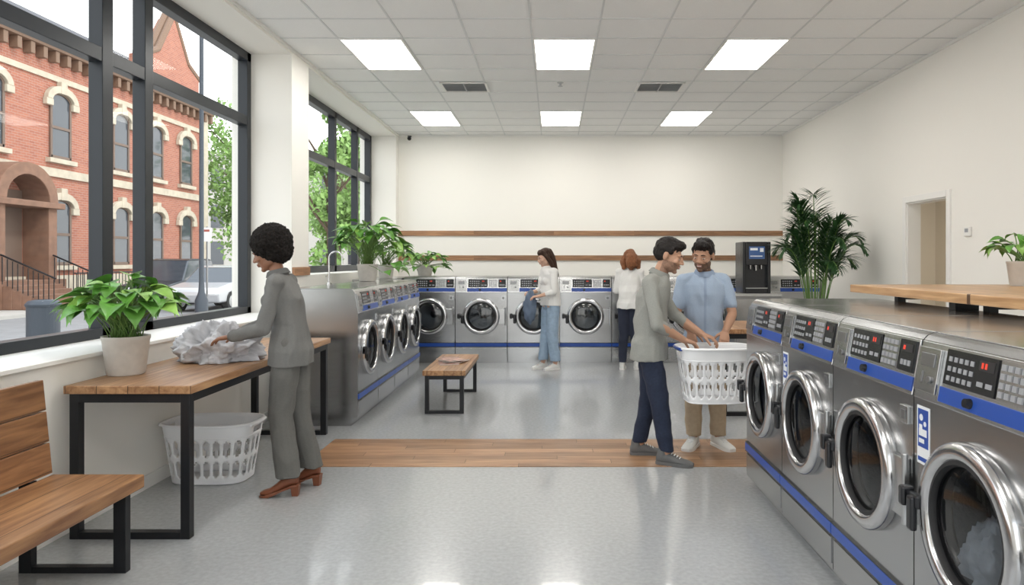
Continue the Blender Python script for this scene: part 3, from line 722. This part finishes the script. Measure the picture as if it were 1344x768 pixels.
def person(label,base,theta,J,S):
    fem=S.get('fem',False); vox=S.get('vox',.005)
    skin=mk('skin_%d'%len(MATS),S['skin'],.5,var=.05,vscale=12); lip=mk('lip_%d'%len(MATS),S['lip'],.45)
    hairm=mk('hair_%d'%len(MATS),S['hair'],S.get('hr',.6),var=.4,vscale=40,stretch=S.get('hst',(3,3,.6)),bump=.5,bscale=90,spec=.3)
    beard=mk('beard_%d'%len(MATS),S.get('beardc',S['skin']),.7,var=.3,vscale=150)
    g=lambda k:V(J[k])
    b=MB()
    hx,hy,wx,wy,cx,cy,sx=(.152,.108,.106,.085,.132,.102,.138) if fem else (.145,.108,.130,.095,.158,.112,.160)
    sS=(g('Lsh')-g('Rsh')); sS.z=0; sH=(g('Lhip')-g('Rhip')); sH.z=0; sM=(sS.normalized()+sH.normalized())
    p,w,c,n=g('pelvis'),g('waist'),g('chest'),g('neck')
    def torso(b,o,drop,top=1.,flare=0,hemo=0):
        rings=[]
        rings.append(ringp(p-V((0,0,drop)),hx+o+flare,hy+o+flare,sH))
        if drop>.05: rings.append(ringp(p,hx+o+flare*.8,hy+o+flare*.8,sH))
        rings.append(ringp(lerp(p,w,.35),hx*.96+o,hy*.97+o,sH)); rings.append(ringp(w,wx+o+hemo,wy+o+hemo,sM))
        rings.append(ringp(lerp(w,c,.5),(wx+cx)/2+o+hemo*.5,(wy+cy)/2+o,sM)); rings.append(ringp(c,cx+o,cy+o,sS))
        rings.append(ringp(lerp(c,n,.45),sx*.97+o*.8,cy*.84+o,sS)); rings.append(ringp(lerp(c,n,.72),sx*.72+o*.6,.075+o,sS)); rings.append(ringp(lerp(c,n,.93),.078+o*.5,.062+o*.5,sS))
        b.loft(rings)
        for k in('L','R'): b.chain([lerp(n,c,.25)+V((0,0,-.005)),g(k+'sh')],[.048+o*.5,.046+o*.8])
    torso(b,0,.06)
    if fem:
        for s in (-1,1):
            b.ell(c+sS.normalized()*s*.055+V((0,0,-.02))+ (V((0,0,1)).cross(sS.normalized()))*(-.065),(.040,.040,.042))
    HT=Matrix.Translation(g('head'))@Matrix.Rotation(J['hyaw'],4,'Z')@Matrix.Rotation(J.get('hroll',0),4,'Y')@Matrix.Rotation(J['hpitch'],4,'X')@Matrix.Scale(.98 if fem else 1.04,4)
    nk=HT@V((0,.018,-.055))
    b.chain([n-V((0,0,.03)),lerp(n,nk,.5),nk],[.06 if not fem else .05,.052 if not fem else .043,.05 if not fem else .043])
    E=lambda cc,rr:b.ell(cc,rr,0,HT,n=20,m=14)
    E((0,.018,.030),(.076,.094,.088)); E((0,-.022,-.018),(.063,.074,.086)); E((0,-.035,-.070),(.048,.050,.042)); E((0,-.074,-.097),(.021,.018,.016))
    E((.045,-.01,-.062),(.018,.04,.03)); E((-.045,-.01,-.062),(.018,.04,.03))
    for s in(-1,1):
        E((s*.030,-.080,.026),(.026,.012,.009)); E((s*.040,-.066,-.022),(.021,.022,.020)); E((s*.079,.008,-.004),(.009,.019,.031)); E((s*.013,-.099,-.026),(.010,.011,.009))
        E((s*.031,-.077,.0),(.017,.011,.011))
    b.chain([HT@V((0,-.088,.016)),HT@V((0,-.104,-.010)),HT@V((0,-.112,-.022))],[.008,.0105,.0115],n=12)
    E((0,-.094,-.051),(.023,.012,.0065)); E((0,-.092,-.063),(.019,.012,.0075))
    for k in('L','R'):
        sh,el,wr=g(k+'sh'),g(k+'el'),g(k+'wr')
        a=.82 if fem else .96
        b.chain([sh,lerp(sh,el,.35),el,lerp(el,wr,.3),wr],[.050*a,.048*a,.038*a,.041*a,.027*a])
        hd=J[k+'hand']; hand(b,wr,hd[0],hd[1],hd[2],hd[3],sc=.9 if fem else 1.0,spread=.6)
        hp,kn,an=g(k+'hip'),g(k+'kn'),g(k+'an')
        b.chain([hp,lerp(hp,kn,.4),kn,lerp(kn,an,.3),an],[.076,.072,.052,.054,.036])
        yaw=J.get(k+'foot',0); ft=Tm((an.x,an.y,an.z-.04),rz=yaw)
        b.chain([ft@V((0,.02,0)),ft@V((0,-.09,-.012 if S.get('shoe')!='heel' else -.06))],[.030,.026])
    me=remesh(b,vox,2)
    for m in (skin,lip,beard): me.materials.append(m)
    inv=HT.inverted()
    for pl in me.polygons:
        q=inv@pl.center
        if abs(q.x)<.027 and -.071<q.z<-.044 and q.y<-.094 and not(abs(q.z+.057)>.008+.004*(1-abs(q.x)/.027)): pl.material_index=1
        elif S.get('beard') and q.z<-.030 and q.z>-.14 and q.y<.02 and (q.y<-.02 or abs(q.x)>.04) and q.length<.15:
            if q.z<-.042 or abs(q.x)>.045: pl.material_index=2
    root=mkobj('person',me,None,0,(base[0],base[1],base[2] if len(base)>2 else 0),theta,label=label,category='person')
    for s in(-1,1):
        e=MB(); e.ell((s*.031,-.0840,.0),(.0125,.0065,.0036),0,HT,n=14,m=8); e.ell((s*.031,-.0888,-.0005),(.0050,.0028,.0036),1,HT,n=12,m=6); e.obj('eye',[mEye,mPBlk],root,smooth=True)
        e=MB(); e.chain([HT@V((s*.015,-.0935,.0270)),HT@V((s*.031,-.0935,.0315)),HT@V((s*.048,-.083,.0265))],[.0028,.0034,.002],n=8); e.obj('eyebrow',hairm,root,smooth=True)
    if S.get('teeth'):
        e=MB(); e.ell((0,-.1000,-.0565),(.018,.0065,.0032),0,HT,n=14,m=8); e.obj('teeth',mTeeth,root,smooth=True)
    hbm=MB(); HE=lambda cc,rr:hbm.ell(cc,rr,0,HT,n=24,m=16)
    hs=S['style']
    if hs=='afro':
        HE((0,.045,.062),(.145,.135,.125)); HE((0,.06,.0),(.12,.10,.10))
        me=remesh(hbm,.005,1)
        for v in me.vertices:
            q=v.co*60; v.co=v.co+v.normal*(.008*noise.noise(q*.6)+.010*noise.noise(q*1.6))
    else:
        HE((0,.030,.048),(.0825,.098,.084)); HE((0,.045,.01),(.080,.085,.07))
        HE((0,-.012,.082),(.070,.070,.046))
        if hs=='short': HE((0,-.040,.100),(.060,.050,.030)); HE((.02,-.060,.092),(.035,.028,.022)); HE((-.02,-.058,.092),(.038,.028,.022)); HE((0,.02,.115),(.06,.06,.02)); HE((.070,-.018,.045),(.012,.022,.03)); HE((-.070,-.018,.045),(.012,.022,.03))
        if hs in('long','wavy'):
            wv=1.0 if hs=='long' else 1.35
            for s in(-1,1):
                hbm.chain([HT@V((s*.045,-.02,.09)),HT@V((s*.078,.0,.02)),HT@V((s*.080*wv,.030,-.06)),HT@V((s*.075*wv,.05,-.15 if hs=='wavy' else -.22))],[.034,.028*wv,.030*wv,.024*wv])
            hbm.chain([HT@V((0,.08,.05)),HT@V((0,.085*wv,-.03)),HT@V((0,.085*wv,-.11)),HT@V((0,.09,-.17 if hs=='wavy' else -.30))],[.06,.07,.062*wv,.035])
        me=remesh(hbm,.0045,2)
        for v in me.vertices:
            q=inv@v.co; v.co=v.co+v.normal*(.005*noise.noise(V((q.x*70,q.y*30,q.z*(30 if hs=='short' else 9))))+.004*noise.noise(V((q.x*140,q.y*60,q.z*(60 if hs=='short' else 12))))+ (.010*noise.noise(q*16) if hs=='wavy' else 0))
    me.materials.append(hairm); mkobj('hair',me,root)
    c1=MB(); o=S.get('so',.015)
    torso(c1,o,S['hem'],flare=S.get('flare',.0),hemo=S.get('hemo',.01))
    if fem:
        for s in (-1,1): c1.ell(c+sS.normalized()*s*.055+V((0,0,-.02))+(V((0,0,1)).cross(sS.normalized()))*(-.072),(.064,.062,.062))
    sl=S['sleeve']
    for k in('L','R'):
        sh,el,wr=g(k+'sh'),g(k+'el'),g(k+'wr'); a=.86 if fem else .94
        if sl<=1: pts=[sh,lerp(sh,el,sl*.5),lerp(sh,el,sl)]; rs=[.060*a,.060*a,.057*a]
        else: pts=[sh,lerp(sh,el,.5),el,lerp(el,wr,(sl-1)*.5),lerp(el,wr,sl-1)]; rs=[.062*a,.059*a,.053*a,.050*a,.043*a]
        c1.chain(pts,rs)
    me=remesh(c1,.007,3); wrinkle(me,S.get('wr',.0075),S.get('wf',9),seed=len(MATS))
    sm=S['shirt']; sd=S.get('shirt2',sm); me.materials.append(sm); me.materials.append(sd)
    fwd=V((0,0,1)).cross(sS.normalized())*-1; sN=sS.normalized()
    for pl in me.polygons:
        q=pl.center-c
        if abs(q.dot(sN))<.012 and q.dot(fwd)>.02: pl.material_index=1
    top=mkobj(S.get('topname','shirt'),me,root)
    cl=MB(); m=20; R0=.064 if not fem else .056
    up=(nk-n).normalized()
    pr=[(R0+.014,-.028),(R0+.008,.0),(R0-.002,.026),(R0+.010,.020),(R0+.024,-.012)]
    rings=[]
    for r,hh in pr: rings.append([n+up*hh+sN*r*math.cos(2*math.pi*i/m)+(up.cross(sN))*r*math.sin(2*math.pi*i/m) for i in range(m)])
    cl.loft(rings,cap=False); cl.obj('collar',sd,root,smooth=True)
    tr=MB(); tr.loft([ringp(p-V((0,0,.09)),hx*.85,hy*.9,sH),ringp(p-V((0,0,.03)),hx+.008,hy+.010,sH),ringp(lerp(p,w,.4),hx*.97+.006,hy+.005,sH),ringp(lerp(p,w,.62),hx*.9+.005,hy*.95+.004,sH)])
    r1,r2,r3,r4=S['leg']
    for k in('L','R'):
        hp,kn,an=g(k+'hip'),g(k+'kn'),g(k+'an'); an2=V((an.x,an.y,S['cuff']))
        tr.chain([hp,lerp(hp,kn,.4),kn,lerp(kn,an2,.5),an2],[r1,(r1+r2)/2+.004,r2,r3,r4])
    me=remesh(tr,.009,4)
    for v in me.vertices:
        if v.co.z<S['cuff']+.0: v.co.z=S['cuff']+(v.co.z-S['cuff'])*.15
    wrinkle(me,S.get('pw',.006),8,seed=len(MATS)+3,zs=.8); me.materials.append(S['pants']); mkobj('trousers',me,root)
    for k in('L','R'): shoe(root,J[k+'an'],J.get(k+'foot',0),S['shoem'],S['solem'],S.get('shoe','sneaker'),fem)
    return root

mBlazer=mk('grey_suit_wool',(.155,.155,.15),.9,var=.05,vscale=90)
mBlazer2=mk('grey_suit_lapel',(.12,.12,.117),.9)
mSuitP=mk('grey_suit_trouser_wool',(.125,.123,.115),.9,var=.05,vscale=90)
mBoot=mk('rust_leather',(.20,.065,.03),.4)
mGShirt=mk('grey_green_shirt',(.29,.295,.275),.9,var=.06,vscale=120)
mGShirt2=mk('grey_shirt_placket',(.23,.235,.22),.9)
mDenim=mk('dark_denim',(.016,.024,.05),.9,var=.15,vscale=60)
mDenimL=mk('light_denim',(.30,.40,.52),.9,var=.1,vscale=20)
mShoeG=mk('grey_canvas',(.13,.13,.13),.8)
mShoeW=mk('white_sneaker',(.68,.68,.66),.5)
mBShirt=mk('light_blue_shirt',(.34,.42,.54),.9,var=.05,vscale=150)
mBShirt2=mk('blue_shirt_placket',(.27,.34,.46),.9)
mKhaki=mk('khaki_cotton',(.43,.35,.25),.9,var=.06,vscale=40)
mWShirt=mk('white_blouse',(.76,.75,.73),.9)
mSoleW=mk('white_rubber_sole',(.75,.74,.72),.6)
mNavy=mk('navy_trousers',(.02,.025,.045),.9)

JW=dict(pelvis=(0,.03,.93),waist=(0,.02,1.10),chest=(0,-.01,1.27),neck=(0,-.055,1.435),head=(0,-.115,1.572),hyaw=.05,hpitch=.38,
 Lsh=(.150,-.02,1.375),Lel=(.200,-.07,1.085),Lwr=(.160,-.30,1.03),Rsh=(-.150,-.04,1.375),Rel=(-.20,-.16,1.11),Rwr=(-.10,-.37,1.02),
 Lhand=((-.15,-1,-.15),(-.1,0,-1),(-1,0,0),.35),Rhand=((.2,-1,-.25),(.1,0,-1),(1,0,0),.35),
 Lhip=(.080,.03,.90),Lkn=(.095,.0,.50),Lan=(.12,.06,.14),Rhip=(-.080,.03,.90),Rkn=(-.08,.05,.50),Ran=(-.10,.13,.14),Lfoot=.08,Rfoot=-.1)
person('person in grey suit and rust ankle boots sorting laundry at table',(-1.775,4.70),-math.pi/2,JW,dict(fem=True,skin=(.27,.125,.072),lip=(.25,.07,.06),hair=(.009,.007,.006),style='afro',hst=(1,1,1),hr=.9,
 shirt=mBlazer,shirt2=mBlazer2,topname='blazer',hem=.10,flare=.014,sleeve=1.93,pants=mSuitP,leg=(.092,.078,.078,.080),cuff=.13,shoem=mBoot,solem=mBoot,shoe='heel'))
JA=dict(pelvis=(0,.04,.90),waist=(0,.03,1.06),chest=(0,.01,1.25),neck=(0,-.04,1.42),head=(0,-.115,1.555),hyaw=-.25,hpitch=.35,
 Lsh=(.165,.0,1.36),Lel=(.205,-.15,1.09),Lwr=(.10,-.36,.955),Rsh=(-.165,.03,1.36),Rel=(-.225,-.03,1.05),Rwr=(-.10,-.22,.93),
 Lhand=((-.1,-1,-.35),(0,.1,-1),(-1,0,0),.55),Rhand=((.35,-.9,-.3),(.0,.0,-1),(1,0,.2),.6),
 Lhip=(.075,.04,.87),Lkn=(.10,.04,.48),Lan=(.13,.12,.09),Rhip=(-.075,.04,.87),Rkn=(-.10,-.04,.48),Ran=(-.11,-.09,.09),Lfoot=.15,Rfoot=-.2)
person('person in grey button shirt and dark jeans holding laundry basket',(.765,5.40),math.radians(80),JA,dict(skin=(.46,.26,.17),lip=(.38,.16,.12),hair=(.012,.009,.008),style='short',beard=True,beardc=(.27,.155,.105),teeth=True,
 shirt=mGShirt,shirt2=mGShirt2,hem=.13,flare=.022,hemo=.018,sleeve=1.35,pants=mDenim,leg=(.090,.076,.064,.058),cuff=.105,shoem=mShoeG,solem=mShoeG))
JB=dict(pelvis=(0,.02,.90),waist=(0,.01,1.06),chest=(0,-.01,1.25),neck=(0,-.03,1.42),head=(-.015,-.085,1.56),hyaw=-.35,hpitch=.28,hroll=.08,
 Lsh=(.165,-.01,1.36),Lel=(.220,-.05,1.09),Lwr=(.15,-.20,.965),Rsh=(-.165,-.01,1.36),Rel=(-.225,-.07,1.09),Rwr=(-.12,-.21,.965),
 Lhand=((-.15,-.6,-.75),(-.2,.7,-.6),(-1,0,0),.5),Rhand=((.1,-.6,-.75),(.2,.7,-.6),(1,0,0),.5),
 Lhip=(.08,.02,.87),Lkn=(.10,-.01,.48),Lan=(.115,.03,.09),Rhip=(-.08,.02,.87),Rkn=(-.085,-.02,.48),Ran=(-.085,.0,.09),Lfoot=.5,Rfoot=-.35)
person('person in light blue shirt and khaki trousers, smiling, holding basket',(1.225,5.78),math.radians(-8),JB,dict(skin=(.43,.24,.155),lip=(.38,.15,.12),hair=(.012,.009,.008),style='short',beard=True,beardc=(.14,.08,.053),teeth=True,
 shirt=mBShirt,shirt2=mBShirt2,hem=.12,flare=.016,hemo=.016,sleeve=.72,pants=mKhaki,leg=(.090,.076,.070,.066),cuff=.10,shoem=mShoeW,solem=mSoleW))
JC=dict(pelvis=(0,.03,.93),waist=(0,.02,1.09),chest=(0,.0,1.26),neck=(0,-.03,1.42),head=(0,-.07,1.56),hyaw=-.1,hpitch=.35,
 Lsh=(.145,.0,1.36),Lel=(.19,-.02,1.09),Lwr=(.10,-.22,1.03),Rsh=(-.145,.0,1.36),Rel=(-.19,-.04,1.09),Rwr=(-.08,-.24,1.08),
 Lhand=((-.3,-1,-.1),(0,.2,-1),(-1,0,.4),.6),Rhand=((.3,-1,0),(0,.2,-1),(1,0,.4),.6),
 Lhip=(.075,.03,.90),Lkn=(.085,.0,.50),Lan=(.10,.05,.09),Rhip=(-.075,.03,.90),Rkn=(-.075,.0,.50),Ran=(-.09,-.04,.09))
person('person in white blouse and light jeans holding folded denim',(-.07,9.92),math.radians(-60),JC,dict(fem=True,vox=.008,skin=(.58,.36,.26),lip=(.5,.2,.18),hair=(.045,.022,.013),style='long',
 shirt=mWShirt,hem=.04,flare=.008,hemo=.03,sleeve=1.5,pants=mDenimL,leg=(.092,.080,.076,.076),cuff=.13,shoem=mShoeW,solem=mSoleW))
blob('denim_garment','bundled blue denim garment held by the person in white','clothing',(-.33,9.77,.88),(.08,.07,.20),mk('mid_denim',(.12,.16,.23),.85),9,sub=4,amp=.3,fr=2.,flat=False)
JD=dict(JC); JD.update(head=(0,-.06,1.545),hyaw=.2,hpitch=.35,Lwr=(.14,-.25,1.12),Rwr=(-.14,-.25,1.12))
person('person in white shirt and navy trousers facing the washers',(1.06,9.90),math.radians(170),JD,dict(fem=True,vox=.008,skin=(.60,.40,.30),lip=(.5,.2,.18),hair=(.22,.085,.035),style='wavy',
 shirt=mWShirt,hem=.08,flare=.012,hemo=.03,sleeve=1.7,pants=mNavy,leg=(.092,.074,.062,.058),cuff=.11,shoem=mShoeW,solem=mSoleW))

# ---------------------------------------------------------------- exterior
def st(name,b,mat,label,cat,**kw): return b.obj(name,mat,label=label,category=cat,**kw)
b=MB(); b.box(-9.6,XO,-20,90,-.30,-.02); st('sidewalk',b,mSide,'pale concrete sidewalk outside the window','sidewalk')
b=MB(); b.box(-15.2,-9.6,-20,90,-.30,-.12); st('road',b,mAsphalt,'grey asphalt street outside the window','road')
b=MB(); b.box(-60,-15.2,-20,90,-.30,-.02); st('sidewalk',b,mSide,'concrete sidewalk along the brick building','sidewalk')
FX=-18
bd=thing('brick_building','red brick building with arched stone windows and brown cornice','building',(FX,0,-.02))
b=MB(); b.box(-9,0,10,36.5,0,9.0); b.obj('brick_wall',mBrick,bd)
b=MB(); b.box(-9,.12,10,36.6,0,1.0); b.box(-.1,.10,10,36.55,4.55,4.85); b.box(-.1,.07,10,36.55,8.0,8.2)
b.box(-.05,.14,36.0,36.6,1.0,9.0); b.box(-.05,.14,30.7,31.05,1.0,9.0); b.obj('stone_band',mStone,bd)
b=MB(); b.box(-.2,.35,10,36.8,9.0,9.25); b.box(-.2,.6,10,37,9.25,9.6)
for k in range(45): b.box(0,.3,10.2+k*.6,10.4+k*.6,8.6,9.0)
b.obj('cornice',mCorn,bd,bevel=.02)
b=MB(); b.add([(-.2,10,9.6),(-.2,36.6,9.6),(-2.2,36.0,11.2),(-2.2,10,11.2),(-9,10,11.2),(-9,36.0,11.2)],[(0,1,2,3),(3,2,5,4),(1,5,2)]); b.obj('roof',mRoof,bd)
b=MB()
for x0,x1 in ((-.6,.16),): b.add([(x,y,z) for x in (x0,x1) for y,z in ((31.0,9.0),(35.6,9.0),(35.6,10.6),(34.6,11.0),(33.3,12.9),(32.0,11.0),(31.0,10.6))],[tuple(range(7)),tuple(range(13,6,-1))]+[(i,(i+1)%7,7+(i+1)%7,7+i) for i in range(7)])
b.obj('gable',mBrick,bd)
b=MB()
for (y0,z0),(y1,z1) in (((30.9,10.6),(32.0,11.1)),((32.0,11.1),(33.3,13.1)),((33.3,13.1),(34.6,11.1)),((34.6,11.1),(35.7,10.6))): b.cyl((-.2,y0,z0),(-.2,y1,z1),.2,n=8); b.cyl((.1,y0,z0),(.1,y1,z1),.14,n=8)
b.ell((0,33.3,13.4),(.22,.22,.35)); b.obj('gable_trim',mCorn,bd)
def arch(b,hw,zs,rise,y,x0,x1,t,mi=0):
    n=12; pi_=[];po=[]
    for i in range(n+1):
        a=math.pi*i/n; pi_.append((y-hw*math.cos(a),zs+rise*math.sin(a))); po.append((y-(hw+t)*math.cos(a),zs+(rise+t)*math.sin(a)))
    pts=pi_+po[::-1]; m=len(pts)
    b.add([(x,p_,q) for x in (x0,x1) for p_,q in pts],[(i,i+1,2*n+1-i-1,2*n+1-i) for i in range(n)]+[(m+i,m+2*n+1-i,m+2*n-i,m+i+1) for i in range(n)]+[(i,(i+1)%m,m+(i+1)%m,m+i) for i in range(m)],mi)
wn0=None
def bwin(y,z,up):
    global wn0
    if wn0 is None:
        b=MB(); hw=.52
        b.box(0,.05,-hw-.03,-hw+.07,-1.1,.95); b.box(0,.05,hw-.07,hw+.03,-1.1,.95); b.box(0,.06,-hw,hw,-.06,.04); b.box(0,.05,-hw,hw,-1.12,-1.02)
        arch(b,hw-.06,.95,.24,0,0,.05,.08)
        w=b.obj('window',mFrmW,bd,loc=(.02,y,z))
        b=MB(); b.box(0,.02,-hw+.02,hw-.02,-1.08,.95)
        n=10; b.add([(x,(hw-.05)*-math.cos(math.pi*i/n),.95+.24*math.sin(math.pi*i/n)) for x in (0,.02) for i in range(n+1)],[tuple(range(n+1)),tuple(range(2*n+1,n,-1))]+[(i,i+1,n+2+i,n+1+i) for i in range(n)])
        b.obj('pane',mDkGlass,w)
        b=MB(); arch(b,hw+.04,.95,.30,0,-.02,.16,.26); b.box(-.02,.18,-.16,.16,1.22,1.66); b.box(-.02,.15,-hw-.34,-hw-.0,.72,.96); b.box(-.02,.15,hw,hw+.34,.72,.96); b.obj('window_hood',mStone,w,bevel=.02)
        b=MB(); b.box(-.02,.16,-hw-.2,hw+.2,-1.3,-1.14); b.obj('window_sill',mStone,w)
        wn0=w
    else:
        c=wn0.copy(); COL.objects.link(c); c.location=(.02,y,z)
        for ch in [q for q in bpy.data.objects if q.parent==wn0]:
            k=ch.copy(); COL.objects.link(k); k.parent=c
for y in (13.5,16.5,19.6,22.6,25.8,29.4,32.0,34.6): bwin(y,6.35,True)
for y in (13.5,16.5,19.6,25.8,29.4,32.0,34.6): bwin(y,2.5,False)
b=MB(); b.box(-.05,.9,21.7,22.1,.9,3.5); b.box(-.05,.9,24.0,24.4,.9,3.5); arch(b,.95,3.5,.85,23.05,-.05,.95,.4); b.box(-.05,1.05,21.5,24.6,3.3,3.5)
b.box(-.05,.95,21.3,24.8,0,.9)
for k in range(5): b.box(.95+k*.3,1.25+k*.3,21.9,24.2,0,.75-k*.15)
b.obj('entrance_porch',mStoneB,bd,bevel=.02)
b=MB(); b.box(0,.06,22.2,23.9,.9,3.9); b.obj('door',mFrmW,bd)
b=MB()
for yy in (21.9,24.2):
    for k in range(11):
        x=.95+k*.16; z=.8-k*.07; b.cyl((x,yy,z),(x,yy,z+.85),.015,n=6)
    b.cyl((.9,yy,1.72),(2.6,yy,.98),.03,n=6)
for k in range(40): b.cyl((1.5,24.5+k*.2,0),(1.5,24.5+k*.2,1.1),.015,n=5)
b.cyl((1.5,24.4,1.1),(1.5,32.4,1.1),.025,n=6); b.cyl((1.5,24.4,.2),(1.5,32.4,.2),.02,n=6)
b.obj('railing',mBlack,bd)
fb=thing('building','pale stone building far along the street','building',(-22,62,-.02))
b=MB(); b.box(-10,7,0,14,0,11); b.obj('facade',mGreyBld,fb)
b=MB()
for i in range(6):
    for j in range(3): b.box(-8+i*2.4,-6.9+i*2.4,-.05,0,1.2+j*3.2,3.2+j*3.2)
for i in range(5):
    for j in range(3): b.box(7,7.05,1+i*2.6,2.2+i*2.6,1.2+j*3.2,3.2+j*3.2)
b.obj('window_glazing',mDkGlass,fb)
def tree(loc,H,R,seed,label,nc=34):
    rnd=random.Random(seed); t=thing('street_tree',label,'tree',loc)
    b=MB(); b.chain([(0,0,.18),(.05,0,H*.3),(-.05,.1,H*.55),(0,0,H*.85)],[.17,.16,.11,.04],n=10); b.cyl((0,0,0),(0,0,.2),.2,.17)
    for k in range(9):
        a=rnd.uniform(0,6.28); z=H*rnd.uniform(.32,.7); b.chain([(0,0,z),(R*.4*math.cos(a),R*.4*math.sin(a),z+H*.1),(R*.75*math.cos(a),R*.75*math.sin(a),z+H*.2)],[.07,.045,.02],n=6)
    b.obj('trunk',mBark,t,smooth=True)
    b=MB(); cl=[]
    for k in range(nc):
        while True:
            p=V((rnd.uniform(-1,1),rnd.uniform(-1,1),rnd.uniform(-1,1)))
            if p.length<1: break
        cl.append((V((p.x*R*.85,p.y*R*.85,H*.60+p.z*H*.38)),R*rnd.uniform(.25,.45)))
    for c,r in cl:
        for k in range(200):
            d=V((rnd.gauss(0,1),rnd.gauss(0,1),rnd.gauss(0,1))).normalized(); p=c+d*r*rnd.uniform(.6,1.05)
            u=V((rnd.gauss(0,1),rnd.gauss(0,1),rnd.gauss(0,1))).normalized(); w=u.orthogonal().normalized(); s=rnd.uniform(.08,.16)
            b.add([p-u*s,p+w*s*.6,p+u*s,p-w*s*.6],[(0,1,2,3)])
    b.obj('foliage',mTree,t,normals=False)
tree((-17.0,40.0,-.02),10.5,3.3,1,'leafy green street tree beside the brick building',46)
tree((-9.1,33.5,-.02),8.5,1.9,2,'leafy green street tree along the sidewalk',16)
tree((-7.9,25,-.02),7.2,1.5,3,'slender green street tree on the near sidewalk',18)
tree((-15.8,52,-.02),10,3.2,4,'leafy green street tree far down the street')
def car(label,loc,rot,paint,H=1.45):
    t=thing('car',label,'car',loc,rot)
    b=MB()
    def ex(pts,x0,x1,tp=0):
        m=len(pts); b.add([(x0+(tp if z>.9 else 0),y,z) for y,z in pts]+[(x1-(tp if z>.9 else 0),y,z) for y,z in pts],[tuple(range(m)),tuple(range(2*m-1,m-1,-1))]+[(i,(i+1)%m,m+(i+1)%m,m+i) for i in range(m)])
    ex([(-2.2,.3),(-2.25,.6),(-2.15,.78),(-1.2,.92),(1.6,.95),(2.2,.85),(2.25,.5),(2.2,.3)],-.88,.88); b.obj('body',paint,t,bevel=.06)
    b=MB(); ex([(-1.15,.9),(-.5,H-.06),(-.2,H),(1.0,H),(1.3,H-.06),(1.75,.92)],-.82,.82,.14); b.obj('cabin_window',mDkGlass,t,bevel=.04)
    b=MB(); ex([(-.5,H-.05),(-.2,H+.01),(1.0,H+.01),(1.3,H-.05)],-.70,.70,.0); b.obj('roof',paint,t,bevel=.02)
    for x in(-.8,.8):
        for y in(-1.4,1.35):
            b=MB(); b.cyl((x-.1,y,.32),(x+.1,y,.32),.32,n=24); b.cyl((x-.105,y,.32),(x+.105,y,.32),.19,n=16,mi=1); b.obj('wheel',[mTire,mSteelL],t)
    for x0 in (-.8,.45):
        b=MB(); b.box(x0,x0+.35,-2.27,-2.2,.58,.72); b.obj('headlight',mWhiteP,t)
car('silver car on the street outside',(-11.4,24.5,-.12),0,mCarS)
car('dark car parked along the far curb',(-14.1,26.5,-.12),0,mCarD,1.7)
bn2=thing('litter_bin','dark slatted metal litter bin on the sidewalk','litter bin',(-8.9,12.35,-.02))
b=MB()
for k in range(28):
    a=2*math.pi*k/28; b.box(-.028,.028,-.006,.006,.04,.74,0,Tm((.24*math.cos(a),.24*math.sin(a),0),rz=a+math.pi/2))
b.lathe([(.22,.03),(.22,.74)],24); b.obj('body',mBin,bn2)
b=MB(); b.lathe([(.26,.74),(.27,.78),(.22,.84),(.12,.86),(.11,.80)],28,cap=False); b.lathe([(.25,0),(.25,.04)],28); b.obj('rim',mBin,bn2,smooth=True)
lm=thing('street_lamp','tall dark metal street lamp post outside','street lamp',(-9.25,18.6,-.02))
b=MB(); b.lathe([(.16,0),(.16,.5),(.08,.7),(.06,1),(.05,8)],14); b.tube([(0,0,8),(0,0,8.3),(-.3,0,8.6),(-1.2,0,8.7)],.04); b.obj('pole',mBin,lm,smooth=True)
b=MB(); b.box(-1.6,-1.1,-.12,.12,8.62,8.74); b.obj('lamp_head',mBin,lm,bevel=.03)
sg=thing('parking_sign','small white street sign on thin post','street sign',(-9.3,19.0,-.02))
b=MB(); b.cyl((0,0,0),(0,0,2.45),.025,n=8); b.obj('post',mSteelD,sg)
b=MB(); b.box(-.13,.13,-.045,-.03,2.05,2.42); b.obj('sign_face',mWhiteP,sg)
b=MB(); b.box(-.09,.09,-.05,-.045,2.31,2.37); b.obj('sign_band',mk('sign_red',(.35,.08,.06),.5),sg)

# ---------------------------------------------------------------- light
w=bpy.data.worlds.new('world'); scene.world=w; w.use_nodes=True; N=w.node_tree.nodes; L=w.node_tree.links
bg=N['Background']; tc=N.new('ShaderNodeTexCoord'); sp=N.new('ShaderNodeSeparateXYZ'); L.new(tc.outputs['Generated'],sp.inputs[0])
r=N.new('ShaderNodeValToRGB'); r.color_ramp.elements[0].position=0; r.color_ramp.elements[0].color=(1,.985,.96,1); r.color_ramp.elements[1].position=.8; r.color_ramp.elements[1].color=(.84,.91,1,1)
L.new(sp.outputs['Z'],r.inputs[0]); L.new(r.outputs[0],bg.inputs[0]); bg.inputs[1].default_value=2.6
sl=bpy.data.lights.new('sun','SUN'); sl.energy=1.6; sl.angle=.15; sl.color=(1,.95,.87); so=bpy.data.objects.new('sun',sl); COL.objects.link(so)
so.rotation_euler=V((-.75,.35,-.75)).to_track_quat('-Z','Y').to_euler()
